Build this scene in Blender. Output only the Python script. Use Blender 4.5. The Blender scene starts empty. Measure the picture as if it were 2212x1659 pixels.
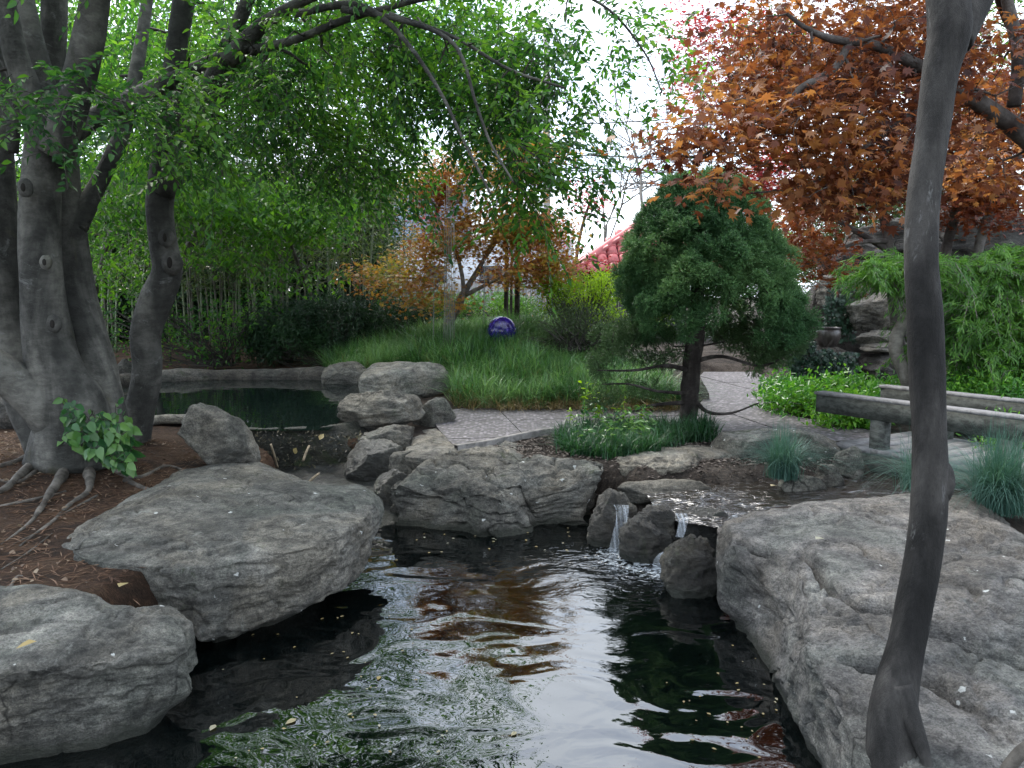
import bpy, math, random
import numpy as np
from mathutils import Matrix, Vector

# ------------------------------------------------------------------ camera, sky, sun, exposure
scene = bpy.context.scene
PITCH = math.radians(6.5)
CAM = np.array((0.0, 0.0, 2.0))
FPX = 1671.0                       # focal length in units of a 2212 px wide frame
cam_data = bpy.data.cameras.new("camera")
cam_data.sensor_width = 36.0
cam_data.lens = 36.0 * FPX / 2212.0
cam_data.clip_end = 2000.0
cam_data.clip_start = 0.05
cam = bpy.data.objects.new("camera", cam_data)
cam.location = CAM
cam.rotation_euler = (math.pi / 2 - PITCH, 0, 0)
scene.collection.objects.link(cam)
scene.camera = cam

SUN_EL, SUN_AZ = math.radians(52), math.radians(-28)   # azimuth from +Y, clockwise
world = bpy.data.worlds.new("World")
scene.world = world
world.use_nodes = True
wn, wl = world.node_tree.nodes, world.node_tree.links
wn.clear()
w_out = wn.new("ShaderNodeOutputWorld")
w_bg = wn.new("ShaderNodeBackground")
w_bg.inputs["Strength"].default_value = 0.1
w_sky = wn.new("ShaderNodeTexSky")
w_sky.sky_type = 'NISHITA'
w_sky.sun_disc = False
w_sky.sun_elevation = SUN_EL
w_sky.sun_rotation = SUN_AZ
w_tc = wn.new("ShaderNodeTexCoord")
w_map = wn.new("ShaderNodeMapping")
w_map.inputs["Scale"].default_value = (1.0, 1.0, 2.6)
w_map.inputs["Location"].default_value = (0.35, 0.2, 0.1)
w_noise = wn.new("ShaderNodeTexNoise")
w_noise.inputs["Scale"].default_value = 2.4
w_noise.inputs["Detail"].default_value = 7.0
w_noise.inputs["Roughness"].default_value = 0.55
w_ramp = wn.new("ShaderNodeValToRGB")
w_ramp.color_ramp.elements[0].position = 0.36
w_ramp.color_ramp.elements[0].color = (0.12, 0.12, 0.12, 1)
w_ramp.color_ramp.elements[1].position = 0.58
w_ramp.color_ramp.elements[1].color = (1, 1, 1, 1)
w_mix = wn.new("ShaderNodeMix")
w_mix.data_type = 'RGBA'
w_mix.inputs["B"].default_value = (6.9, 7.5, 8.3, 1)
wl.new(w_tc.outputs["Generated"], w_map.inputs["Vector"])
wl.new(w_map.outputs["Vector"], w_noise.inputs["Vector"])
wl.new(w_noise.outputs["Fac"], w_ramp.inputs["Fac"])
wl.new(w_ramp.outputs["Color"], w_mix.inputs["Factor"])
wl.new(w_sky.outputs["Color"], w_mix.inputs["A"])
wl.new(w_mix.outputs["Result"], w_bg.inputs["Color"])
wl.new(w_bg.outputs["Background"], w_out.inputs["Surface"])

sun_data = bpy.data.lights.new("sun", 'SUN')
sun_data.energy = 1.5
sun_data.angle = math.radians(25)
sun_data.color = (1.0, 0.96, 0.9)
sun = bpy.data.objects.new("sun", sun_data)
sd = Vector((math.sin(SUN_AZ) * math.cos(SUN_EL), math.cos(SUN_AZ) * math.cos(SUN_EL), math.sin(SUN_EL)))
sun.rotation_euler = sd.to_track_quat('Z', 'Y').to_euler()
sun.location = (0, 0, 30)
scene.collection.objects.link(sun)

vs = scene.view_settings
vs.view_transform = 'Standard'
vs.look = 'None'
vs.exposure = 2.05
vs.gamma = 1.0
vs.use_curve_mapping = False
scene.cycles.use_denoising = True
scene.cycles.max_bounces = 8
scene.cycles.diffuse_bounces = 4
scene.cycles.transmission_bounces = 6
scene.cycles.transparent_max_bounces = 8
scene.cycles.caustics_reflective = False
scene.cycles.caustics_refractive = False
scene.cycles.sample_clamp_indirect = 8.0

# ------------------------------------------------------------------ helpers
RNG = np.random.default_rng(7)
COL = scene.collection
CP, SP = math.cos(PITCH), math.sin(PITCH)


def ray(u, v):
    a = (u - 1106.0) / FPX
    b = -(v - 829.5) / FPX
    return np.array((a, CP + b * SP, -SP + b * CP))


def P(u, v, y):
    """world point seen at (u,v) whose distance along +Y is y"""
    d = ray(u, v)
    return CAM + d * (y / d[1])


def G(u, v, z):
    """world point seen at (u,v) on the level z"""
    d = ray(u, v)
    return CAM + d * ((z - CAM[2]) / d[2])


def unit(a):
    return a / np.maximum(np.linalg.norm(a, axis=-1, keepdims=True), 1e-9)


def _hash(ix, iy, iz, seed):
    h = (ix * 374761393 + iy * 668265263 + iz * 2147483647 + seed * 974634777) & 0xFFFFFFFF
    h = ((h ^ (h >> 13)) * 1274126177) & 0xFFFFFFFF
    h = h ^ (h >> 16)
    return (h & 0xFFFF) / 65535.0


def vnoise(p, seed=0):
    p = np.asarray(p, float)
    i = np.floor(p).astype(np.int64)
    f = p - i
    f = f * f * (3 - 2 * f)
    out = 0
    for dx in (0, 1):
        wx = f[:, 0] if dx else 1 - f[:, 0]
        for dy in (0, 1):
            wy = f[:, 1] if dy else 1 - f[:, 1]
            for dz in (0, 1):
                wz = f[:, 2] if dz else 1 - f[:, 2]
                out = out + wx * wy * wz * _hash(i[:, 0] + dx, i[:, 1] + dy, i[:, 2] + dz, seed)
    return out * 2 - 1


def fbm(p, freq, octs=4, seed=0, gain=0.5):
    p = np.asarray(p, float) * freq
    a, s, n = 1.0, 0, 0
    for k in range(octs):
        s = s + a * vnoise(p, seed + k * 17)
        n += a
        a *= gain
        p = p * 2.03 + 5.1
    return s / n


def sstep(a, b, x):
    t = np.clip((x - a) / (b - a), 0, 1)
    return t * t * (3 - 2 * t)


def mesh_np(name, V, F, mat, smooth=True):
    """V (n,3); F list of arrays (m,k), all faces in an array of one size"""
    V = np.asarray(V, np.float32)
    if not isinstance(F, list):
        F = [F]
    F = [np.asarray(f, np.int32) for f in F if len(f)]
    me = bpy.data.meshes.new(name)
    me.vertices.add(len(V))
    me.vertices.foreach_set("co", V.ravel())
    nl = sum(f.size for f in F)
    nf = sum(len(f) for f in F)
    me.loops.add(nl)
    me.loops.foreach_set("vertex_index", np.concatenate([f.ravel() for f in F]))
    me.polygons.add(nf)
    tot = np.concatenate([np.full(len(f), f.shape[1], np.int32) for f in F])
    st = np.concatenate([[0], np.cumsum(tot)[:-1]]).astype(np.int32)
    me.polygons.foreach_set("loop_start", st)
    me.polygons.foreach_set("loop_total", tot)
    if smooth:
        me.polygons.foreach_set("use_smooth", np.ones(nf, bool))
    me.update(calc_edges=True)
    me.validate()
    if mat:
        me.materials.append(mat)
    return me


LOC = {}


def wloc(o):
    return LOC.get(o.name, np.zeros(3))


def tag(o, label=None, cat=None, group=None, kind=None):
    if label: o['label'] = label
    if cat: o['category'] = cat
    if group: o['group'] = group
    if kind: o['kind'] = kind
    return o


def thing(name, label, cat, loc, group=None):
    o = bpy.data.objects.new(name, None)
    o.empty_display_size = 0.2
    COL.objects.link(o)
    o.location = tuple(loc)
    LOC[o.name] = np.array(loc, float)
    return tag(o, label, cat, group)


def obj(name, V, F, mat, parent=None, base=None, smooth=True):
    """mesh object; V in world coordinates"""
    V = np.asarray(V, float)
    if parent is not None:
        b = wloc(parent)
    else:
        b = np.array(base, float) if base is not None else np.zeros(3)
    o = bpy.data.objects.new(name, mesh_np(name, V - b, F, mat, smooth))
    COL.objects.link(o)
    if parent is not None:
        o.parent = parent
    else:
        o.location = tuple(b)
    LOC[o.name] = b
    return o


def inst(name, mesh, pos, rot, scale, parent=None):
    """object sharing mesh data; rot 3x3"""
    o = bpy.data.objects.new(name, mesh)
    COL.objects.link(o)
    b = np.zeros(3)
    if parent is not None:
        o.parent = parent
        b = wloc(parent)
    M = Matrix([list(rot[i] * scale) + [float(pos[i] - b[i])] for i in range(3)] + [[0, 0, 0, 1]])
    o.matrix_local = M
    LOC[o.name] = np.array(pos, float)
    return o


class MB:
    """collects pieces into one mesh"""
    def __init__(s):
        s.V, s.F, s.n = [], {}, 0

    def add(s, V, F):
        V = np.asarray(V, float)
        if not isinstance(F, list):
            F = [F]
        for f in F:
            f = np.asarray(f, np.int64)
            if f.size:
                s.F.setdefault(f.shape[1], []).append(f + s.n)
        s.V.append(V)
        s.n += len(V)
        return s

    def box(s, c, size, R=None):
        v = np.array([(x, y, z) for x in (-.5, .5) for y in (-.5, .5) for z in (-.5, .5)]) * np.array(size)
        if R is not None:
            v = v @ np.asarray(R).T
        return s.add(v + np.array(c), np.array([(0, 1, 3, 2), (4, 6, 7, 5), (0, 4, 5, 1), (2, 3, 7, 6), (0, 2, 6, 4), (1, 5, 7, 3)]))

    def get(s):
        return np.concatenate(s.V), [np.concatenate(f) for f in s.F.values()]

    def obj(s, name, mat, parent=None, base=None, smooth=True):
        V, F = s.get()
        return obj(name, V, F, mat, parent, base, smooth)


def spread(tv, tf, pos, R, scale):
    """copies of a template: tv (k,3), tf list of (m,j) -> V, F"""
    n, k = len(pos), len(tv)
    sc = np.asarray(scale, float)
    if sc.ndim == 0: sc = np.full(n, float(sc))
    V = np.einsum('nij,kj->nki', R, tv) * sc[:, None, None] + pos[:, None, :]
    off = (np.arange(n) * k)[:, None, None]
    return V.reshape(-1, 3), [(np.asarray(f)[None] + off).reshape(-1, np.asarray(f).shape[1]) for f in tf]


def frames(axis, normal):
    """matrices whose Y column is axis and Z column is near normal"""
    y = unit(axis)
    x = unit(np.cross(y, normal))
    z = np.cross(x, y)
    return np.stack([x, y, z], axis=2)


def sticks(A, B, ra, rb, k=3):
    """tapered k-sided prisms between points"""
    A, B = np.asarray(A, float), np.asarray(B, float)
    n = len(A)
    ra = np.broadcast_to(np.asarray(ra, float), (n,))
    rb = np.broadcast_to(np.asarray(rb, float), (n,))
    d = unit(B - A)
    h = np.where(np.abs(d[:, 2:3]) > .9, np.array([[1., 0, 0]]), np.array([[0, 0, 1.]]))
    x = unit(np.cross(d, h))
    y = np.cross(d, x)
    ang = np.arange(k) * 2 * math.pi / k
    ring = np.cos(ang)[None, :, None] * x[:, None] + np.sin(ang)[None, :, None] * y[:, None]
    V = np.concatenate([A[:, None] + ring * ra[:, None, None], B[:, None] + ring * rb[:, None, None]], axis=1).reshape(-1, 3)
    q = np.array([(i, (i + 1) % k, k + (i + 1) % k, k + i) for i in range(k)])
    F = (q[None] + (np.arange(n) * 2 * k)[:, None, None]).reshape(-1, 4)
    return V, [F]


def catmull(pts, vals, per=6):
    pts = np.asarray(pts, float)
    vals = np.asarray(vals, float)
    p = np.vstack([2 * pts[0] - pts[1], pts, 2 * pts[-1] - pts[-2]])
    r = np.concatenate([[vals[0]], vals, [vals[-1]]])
    O, Rr = [], []
    for i in range(len(pts) - 1):
        for t in np.linspace(0, 1, per, endpoint=False):
            t2, t3 = t * t, t ** 3
            c = (-.5 * t3 + t2 - .5 * t, 1.5 * t3 - 2.5 * t2 + 1, -1.5 * t3 + 2 * t2 + .5 * t, .5 * t3 - .5 * t2)
            O.append(sum(c[j] * p[i + j] for j in range(4)))
            Rr.append((1 - t) * r[i + 1] + t * r[i + 2])
    O.append(pts[-1]); Rr.append(vals[-1])
    return np.array(O), np.array(Rr)


def tube(pts, radii, k=10, per=6, rough=0.06, freq=6.0, seed=0, cap=True):
    C, r = catmull(pts, radii, per)
    n = len(C)
    T = unit(np.gradient(C, axis=0))
    h = np.array((1., 0, 0)) if abs(T[0][0]) < .8 else np.array((0, 1., 0))
    X = []
    x = unit(np.cross(T[0], h))
    for i in range(n):
        x = unit(x - T[i] * np.dot(x, T[i]))
        X.append(x)
    X = np.array(X)
    Y = np.cross(T, X)
    ang = np.arange(k) * 2 * math.pi / k
    ring = np.cos(ang)[None, :, None] * X[:, None] + np.sin(ang)[None, :, None] * Y[:, None]
    V = C[:, None] + ring * r[:, None, None]
    if rough:
        flat = V.reshape(-1, 3)
        q = flat.copy(); q[:, 2] *= .45
        nz = fbm(q, freq, 3, seed).reshape(n, k)
        V = C[:, None] + ring * (r[:, None] * (1 + rough * 2 * nz))[:, :, None]
    F = []
    idx = np.arange(n * k).reshape(n, k)
    a, b = idx[:-1], idx[1:]
    F = np.stack([a, np.roll(a, -1, 1), np.roll(b, -1, 1), b], axis=2).reshape(-1, 4)
    V = V.reshape(-1, 3)
    Fs = [F]
    if cap:
        V = np.vstack([V, C[0], C[-1]])
        t = np.array([(idx[-1][j], idx[-1][(j + 1) % k], n * k + 1) for j in range(k)] + [(idx[0][(j + 1) % k], idx[0][j], n * k) for j in range(k)])
        Fs.append(t)
    return V, Fs


def inpoly(x, y, poly):
    poly = np.asarray(poly, float)
    c = np.zeros(x.shape, bool)
    j = len(poly) - 1
    for i in range(len(poly)):
        xi, yi = poly[i][:2]
        xj, yj = poly[j][:2]
        if yi != yj:
            c ^= ((yi > y) != (yj > y)) & (x < (xj - xi) * (y - yi) / (yj - yi) + xi)
        j = i
    return c


def polydist(x, y, poly, closed=True):
    """signed distance, negative inside (unsigned if open)"""
    poly = np.asarray(poly, float)[:, :2]
    n = len(poly)
    d = np.full(x.shape, 1e9)
    for i in range(n if closed else n - 1):
        a, b = poly[i], poly[(i + 1) % n]
        ab = b - a
        t = np.clip(((x - a[0]) * ab[0] + (y - a[1]) * ab[1]) / max(ab @ ab, 1e-9), 0, 1)
        d = np.minimum(d, np.hypot(x - a[0] - t * ab[0], y - a[1] - t * ab[1]))
    if closed:
        d = np.where(inpoly(x, y, poly), -d, d)
    return d


def rand_in_poly(poly, n):
    poly = np.asarray(poly, float)[:, :2]
    lo, hi = poly.min(0), poly.max(0)
    out = np.zeros((0, 2))
    while len(out) < n:
        q = RNG.uniform(lo, hi, (n * 2, 2))
        out = np.vstack([out, q[inpoly(q[:, 0], q[:, 1], poly)]])
    return out[:n]


# ------------------------------------------------------------------ materials
def new_mat(name):
    m = bpy.data.materials.new(name)
    m.use_nodes = True
    nt = m.node_tree
    nt.nodes.clear()
    o = nt.nodes.new("ShaderNodeOutputMaterial")
    b = nt.nodes.new("ShaderNodeBsdfPrincipled")
    nt.links.new(b.outputs[0], o.inputs["Surface"])
    return m, nt, b, o


def N(nt, kind, **kw):
    n = nt.nodes.new(kind)
    for k, v in kw.items():
        if k in n.inputs:
            n.inputs[k].default_value = v
        else:
            setattr(n, k, v)
    return n


def ramp(nt, src, stops):
    r = nt.nodes.new("ShaderNodeValToRGB")
    e = r.color_ramp.elements
    while len(e) < len(stops):
        e.new(0.5)
    for i, (p, c) in enumerate(stops):
        e[i].position = p
        e[i].color = tuple(c) + (1,) if len(c) == 3 else c
    if src is not None:
        nt.links.new(src, r.inputs["Fac"])
    return r


def mixc(nt, fac, a, b, mode='MIX'):
    m = nt.nodes.new("ShaderNodeMix")
    m.data_type = 'RGBA'
    m.blend_type = mode
    for key, v in (("Factor", fac), ("A", a), ("B", b)):
        if hasattr(v, "links"):
            nt.links.new(v, m.inputs[key])
        elif key == "Factor":
            m.inputs[0].default_value = v
        else:
            m.inputs[key].default_value = tuple(v) + (1,) if len(v) == 3 else v
    return m.outputs["Result"]


def coords(nt, scale=(1, 1, 1)):
    g = nt.nodes.new("ShaderNodeNewGeometry")
    m = nt.nodes.new("ShaderNodeMapping")
    m.inputs["Scale"].default_value = scale
    nt.links.new(g.outputs["Position"], m.inputs["Vector"])
    return m.outputs["Vector"]


def noise(nt, vec, scale, detail=5, rough=.6, dist=0.0, gain=1.9):
    n = N(nt, "ShaderNodeTexNoise", Scale=scale, Detail=detail, Roughness=rough, Distortion=dist)
    nt.links.new(vec, n.inputs["Vector"])
    if gain == 1:
        return n.outputs["Fac"]
    a = math_(nt, 'MULTIPLY', math_(nt, 'SUBTRACT', n.outputs["Fac"], .5), gain)
    return math_(nt, 'ADD', a, .5, True)


def voro(nt, vec, scale, feature='F1', rnd=1.0):
    n = N(nt, "ShaderNodeTexVoronoi", Scale=scale)
    n.feature = feature
    n.inputs["Randomness"].default_value = rnd
    nt.links.new(vec, n.inputs["Vector"])
    return n


def math_(nt, op, a, b=None, clamp=False):
    n = nt.nodes.new("ShaderNodeMath")
    n.operation = op
    n.use_clamp = clamp
    for i, v in enumerate((a, b)):
        if v is None: continue
        if hasattr(v, "links"): nt.links.new(v, n.inputs[i])
        else: n.inputs[i].default_value = v
    return n.outputs[0]


def bump(nt, b, h, strength=.5, dist=.02, prev=None):
    n = N(nt, "ShaderNodeBump", Strength=strength, Distance=dist)
    nt.links.new(h, n.inputs["Height"])
    if prev is not None:
        nt.links.new(prev.outputs[0], n.inputs["Normal"])
    if b is not None:
        nt.links.new(n.outputs[0], b.inputs["Normal"])
    return n


def rock_mat(name, c0, c1, c2, lichen=.5, moss=0.0, spot=True, rough=.85, wet=0.0, stain=1.0):
    m, nt, b, o = new_mat(name)
    v = coords(nt)
    vs_ = coords(nt, (1, 1, 2.6))
    n1 = noise(nt, v, 1.3, 6, .65, .6)
    n2 = noise(nt, vs_, 7, 8, .7, .4)
    n3 = noise(nt, v, 38, 6, .75)
    col = ramp(nt, n1, [(.25, c0), (.5, c1), (.78, c2)]).outputs[0]
    g2 = ramp(nt, n2, [(.18, (.36, .36, .36)), (.45, (.9, .9, .9)), (.8, (1.5, 1.48, 1.43))]).outputs[0]
    col = mixc(nt, 1.0, col, g2, 'MULTIPLY')
    g3 = ramp(nt, n3, [(.3, (.55, .55, .55)), (.6, (1.12, 1.12, 1.12))]).outputs[0]
    col = mixc(nt, .8, col, g3, 'MULTIPLY')
    n4 = noise(nt, v, 120, 4, .7)
    col = mixc(nt, .9, col, ramp(nt, n4, [(.2, (.5, .5, .5)), (.5, (1, 1, 1)), (.8, (1.45, 1.45, 1.43))]).outputs[0], 'MULTIPLY')
    wv = nt.nodes.new("ShaderNodeMixRGB")
    wv.blend_type = 'ADD'
    wv.inputs[0].default_value = .22
    wn_ = N(nt, "ShaderNodeTexNoise", Scale=2.5, Detail=5, Roughness=.6)
    nt.links.new(v, wn_.inputs["Vector"])
    nt.links.new(v, wv.inputs[1]); nt.links.new(wn_.outputs["Color"], wv.inputs[2])
    ck = voro(nt, wv.outputs[0], 1.5, 'DISTANCE_TO_EDGE')
    ckf = ramp(nt, ck.outputs["Distance"], [(0, (1, 1, 1)), (.014, (0, 0, 0))]).outputs[0]
    ckm = ramp(nt, noise(nt, v, 1.7, 4, .6), [(.5, (0, 0, 0)), (.75, (.85, .85, .85))]).outputs[0]
    crack = math_(nt, 'MULTIPLY', ckf, ckm)
    col = mixc(nt, crack, col, (.012, .012, .011))
    pt = ramp(nt, noise(nt, v, 1.1, 5, .6, .8), [(.35, (1.03, .97, .89)), (.55, (1, 1, 1)), (.75, (.88, .95, .91))]).outputs[0]
    col = mixc(nt, .8, col, pt, 'MULTIPLY')
    if stain:
        st = noise(nt, v, 2.2, 9, .72, 1.2)
        sf = ramp(nt, st, [(.60, (0, 0, 0)), (.82, (.7 * stain,) * 3)]).outputs[0]
        col = mixc(nt, sf, col, (.045, .047, .043))
    if lichen:
        l = noise(nt, v, 5.5, 9, .8, .5)
        lf = ramp(nt, l, [(.66, (0, 0, 0)), (.82, (lichen,) * 3)]).outputs[0]
        col = mixc(nt, lf, col, (.40, .41, .38))
    if spot:
        vv = voro(nt, coords(nt, (1, 1.5, 1)), 9.0)
        d = math_(nt, 'ADD', vv.outputs["Distance"], math_(nt, 'MULTIPLY', noise(nt, v, 30, 3), .35))
        sp = ramp(nt, d, [(.27, (1, 1, 1)), (.31, (0, 0, 0))]).outputs[0]
        sel = nt.nodes.new("ShaderNodeSeparateColor")
        nt.links.new(vv.outputs["Color"], sel.inputs[0])
        pick = math_(nt, 'GREATER_THAN', sel.outputs[0], .8)
        col = mixc(nt, math_(nt, 'MULTIPLY', sp, pick), col, (.62, .63, .62))
    if moss:
        mo = noise(nt, v, 2.7, 8, .75, .8)
        mf = ramp(nt, mo, [(.74 - moss * .3, (0, 0, 0)), (.9 - moss * .3, (.85,) * 3)]).outputs[0]
        col = mixc(nt, mf, col, (.035, .05, .018))
    col = mixc(nt, 1.0, col, (.90, .895, .865), 'MULTIPLY')
    # damp algae line just above the pond
    sz = nt.nodes.new("ShaderNodeSeparateXYZ")
    nt.links.new(v, sz.inputs[0])
    zz = math_(nt, 'ADD', sz.outputs[2], math_(nt, 'MULTIPLY', math_(nt, 'SUBTRACT', n2, .5), -.09))
    wl_ = ramp(nt, zz, [(.035, (.8, .8, .8)), (.085, (0, 0, 0))]).outputs[0]
    col = mixc(nt, wl_, col, (.022, .026, .018))
    nt.links.new(col, b.inputs["Base Color"])
    b.inputs["Roughness"].default_value = rough
    b.inputs["Specular IOR Level"].default_value = .35 + wet
    h1 = noise(nt, vs_, 11, 9, .72, .3)
    cr = voro(nt, vs_, 3.1, 'DISTANCE_TO_EDGE')
    ch = ramp(nt, cr.outputs["Distance"], [(0, (0, 0, 0)), (.035, (1, 1, 1))]).outputs[0]
    hh = math_(nt, 'ADD', math_(nt, 'MULTIPLY', h1, 1.0), math_(nt, 'ADD', math_(nt, 'MULTIPLY', n3, .4), math_(nt, 'MULTIPLY', n4, .12)))
    hh = math_(nt, 'SUBTRACT', hh, math_(nt, 'MULTIPLY', crack, .6))
    bump(nt, b, hh, .9, .028)
    return m


def simple(name, col, rough=.6, nscale=12, amt=.35, bumpd=.01, stretch=(1, 1, 1), spec=.4, metallic=0):
    m, nt, b, o = new_mat(name)
    v = coords(nt, stretch)
    n = noise(nt, v, nscale, 7, .65, .3)
    lo = tuple(c * (1 - amt) for c in col)
    hi = tuple(min(1, c * (1 + amt)) for c in col)
    nt.links.new(ramp(nt, n, [(.3, lo), (.7, hi)]).outputs[0], b.inputs["Base Color"])
    b.inputs["Roughness"].default_value = rough
    b.inputs["Specular IOR Level"].default_value = spec
    b.inputs["Metallic"].default_value = metallic
    if bumpd:
        bump(nt, b, noise(nt, v, nscale * 3, 6, .7), .8, bumpd)
    return m


def leaf_mat(name, cols, trans=.4, rough=.45, tmul=1.7, spec=.35, tyellow=1.0):
    """colour varies from leaf to leaf"""
    m, nt, b, o = new_mat(name)
    g = nt.nodes.new("ShaderNodeNewGeometry")
    oi = nt.nodes.new("ShaderNodeObjectInfo")
    r = math_(nt, 'FRACT', math_(nt, 'ADD', g.outputs["Random Per Island"], oi.outputs["Random"]))
    big = noise(nt, coords(nt), 1.1, 3, .5)
    r2 = math_(nt, 'ADD', math_(nt, 'MULTIPLY', r, .62), math_(nt, 'MULTIPLY', math_(nt, 'SUBTRACT', big, .3), .95), True)
    st = [(.12 + .76 * i / (len(cols) - 1), c) for i, c in enumerate(cols)]
    c = ramp(nt, r2, st).outputs[0]
    nt.links.new(c, b.inputs["Base Color"])
    b.inputs["Roughness"].default_value = rough
    b.inputs["Specular IOR Level"].default_value = spec
    t = nt.nodes.new("ShaderNodeBsdfTranslucent")
    tc = mixc(nt, 1.0, c, (tmul * tyellow, tmul, tmul * .55), 'MULTIPLY')
    nt.links.new(tc, t.inputs["Color"])
    mx = nt.nodes.new("ShaderNodeMixShader")
    mx.inputs[0].default_value = trans
    nt.links.new(b.outputs[0], mx.inputs[1])
    nt.links.new(t.outputs[0], mx.inputs[2])
    nt.links.new(mx.outputs[0], o.inputs["Surface"])
    return m


def bark_mat(name, c0, c1, c2, vs=2.0, hs=9, bd=.012, moss=None, lich=.0, zs=1.6):
    m, nt, b, o = new_mat(name)
    v = coords(nt, (1, 1, .4))
    vh = coords(nt, (1, 1, zs))
    n1 = noise(nt, v, vs, 6, .6, .5)
    n2 = noise(nt, vh, hs, 7, .7)
    col = ramp(nt, n1, [(.32, c0), (.5, c1), (.7, c2)]).outputs[0]
    col = mixc(nt, .7, col, ramp(nt, n2, [(.3, (.55, .55, .55)), (.65, (1.2, 1.2, 1.2))]).outputs[0], 'MULTIPLY')
    if lich:
        l = noise(nt, vh, 3.1, 8, .75, .6)
        col = mixc(nt, ramp(nt, l, [(.68, (0, 0, 0)), (.85, (lich,) * 3)]).outputs[0], col, (.42, .43, .42))
    if moss:
        l = noise(nt, v, 1.6, 6, .7, .6)
        col = mixc(nt, ramp(nt, l, [(.66, (0, 0, 0)), (.9, (.6,) * 3)]).outputs[0], col, moss)
    nt.links.new(col, b.inputs["Base Color"])
    b.inputs["Roughness"].default_value = .85
    b.inputs["Specular IOR Level"].default_value = .25
    hh = math_(nt, 'ADD', noise(nt, vh, hs * 2.4, 8, .75), math_(nt, 'MULTIPLY', n1, .8))
    bump(nt, b, hh, .9, bd)
    return m


def water_mat(name, base, ior, scale, strength, dist, srcs=(), rough=.015, streak=None, glint=0.0):
    m, nt, b, o = new_mat(name)
    v = coords(nt, (1, 1, 0))
    va = coords(nt, (.9, 1.15, 0)) if streak is None else coords(nt, streak)
    n1 = noise(nt, va, scale, 1, .35, 1.6, gain=1)
    n2 = noise(nt, va, scale * 3.1, 2, .4, 1.0, gain=1)
    # swirls come from a strongly warped noise
    h = math_(nt, 'ADD', n1, math_(nt, 'MULTIPLY', n2, .10))
    if srcs:
        amp = None
        for (x, y, r, a) in srcs:
            vm = nt.nodes.new("ShaderNodeVectorMath")
            vm.operation = 'DISTANCE'
            vm.inputs[1].default_value = (x, y, 0)
            nt.links.new(v, vm.inputs[0])
            d = vm.outputs["Value"]
            k = math_(nt, 'MULTIPLY', math_(nt, 'POWER', 2.718, math_(nt, 'MULTIPLY', d, -1.0 / r)), a)
            amp = k if amp is None else math_(nt, 'ADD', amp, k)
        fine = noise(nt, coords(nt, (.8, 1.3, 0)), scale * 6, 3, .5, .9, gain=1)
        h = math_(nt, 'ADD', h, math_(nt, 'MULTIPLY', fine, amp))
        fo = noise(nt, coords(nt, (1, 1, 0)), 22, 5, .7, .6)
        fm = ramp(nt, math_(nt, 'MULTIPLY', fo, math_(nt, 'MULTIPLY', amp, .62, True)), [(.42, (0, 0, 0)), (.62, (.8, .8, .8))]).outputs[0]
    bump(nt, b, h, strength, dist)
    b.inputs["Base Color"].default_value = tuple(base) + (1,)
    if srcs and not glint:
        nt.links.new(mixc(nt, fm, base, (.55, .6, .64)), b.inputs['Base Color'])
    b.inputs["Roughness"].default_value = rough
    b.inputs["IOR"].default_value = ior
    if glint:  # pale streaks put into the stream colour imitate sky glints on ripples
        f = noise(nt, coords(nt, (1.0, 3.6, 0)), 5.5, 5, .65, 1.2)
        ff = ramp(nt, f, [(.6, (0, 0, 0)), (.95, (glint,) * 3)]).outputs[0]
        nt.links.new(mixc(nt, ff, base, (.55, .58, .62)), b.inputs["Base Color"])
    return m


M = {}
M['rock'] = rock_mat('grey_limestone', (.085, .083, .076), (.148, .144, .132), (.245, .238, .22), .45, .12)
M['rock_right'] = rock_mat('grey_lavender_limestone', (.10, .097, .095), (.158, .152, .149), (.24, .231, .226), .45, 0)
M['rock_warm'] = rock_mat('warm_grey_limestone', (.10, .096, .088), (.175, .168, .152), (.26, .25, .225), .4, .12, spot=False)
M['rock_dark'] = rock_mat('dark_damp_rock', (.022, .021, .018), (.06, .055, .046), (.19, .175, .14), .3, .25, spot=False, rough=.6, wet=.2)
M['weir_rock'] = rock_mat('black_wet_stone', (.02, .021, .019), (.045, .044, .038), (.10, .095, .08), .15, .3, spot=False, rough=.4, wet=.3)
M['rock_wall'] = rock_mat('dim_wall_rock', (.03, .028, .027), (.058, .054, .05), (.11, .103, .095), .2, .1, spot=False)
M['bark_beech'] = bark_mat('smooth_grey_beech_bark', (.042, .042, .038), (.082, .08, .072), (.15, .145, .128), 2.6, 8, .016, moss=(.085, .08, .04), lich=.3)
M['bark_sapling'] = bark_mat('dark_mottled_bark', (.013, .0125, .012), (.028, .0265, .025), (.062, .058, .054), 4, 14, .008, lich=.5, zs=.45)
M['bark_spruce'] = bark_mat('scaly_spruce_bark', (.022, .018, .016), (.045, .038, .034), (.085, .075, .068), 6, 16, .03)
M['bark_maple'] = bark_mat('grey_brown_maple_bark', (.05, .042, .038), (.085, .075, .068), (.13, .12, .11), 3, 8, .008)
M['bark_pale'] = bark_mat('pale_maple_bark', (.11, .10, .088), (.17, .155, .138), (.23, .215, .19), 3, 8, .008)
M['twig'] = simple('dark_twig_bark', (.03, .026, .022), .8, 30, .4, 0)
M['hollow'] = simple('hollow_dark', (.012, .01, .008), .95, 10, .2, 0)
M['root'] = bark_mat('dusty_root_bark', (.05, .043, .036), (.09, .08, .068), (.14, .125, .108), 4, 10, .008)

# ------------------------------------------------------------------ terrain
def gp(pts, z):
    return np.array([G(u, v, z)[:2] for u, v in pts])


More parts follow.
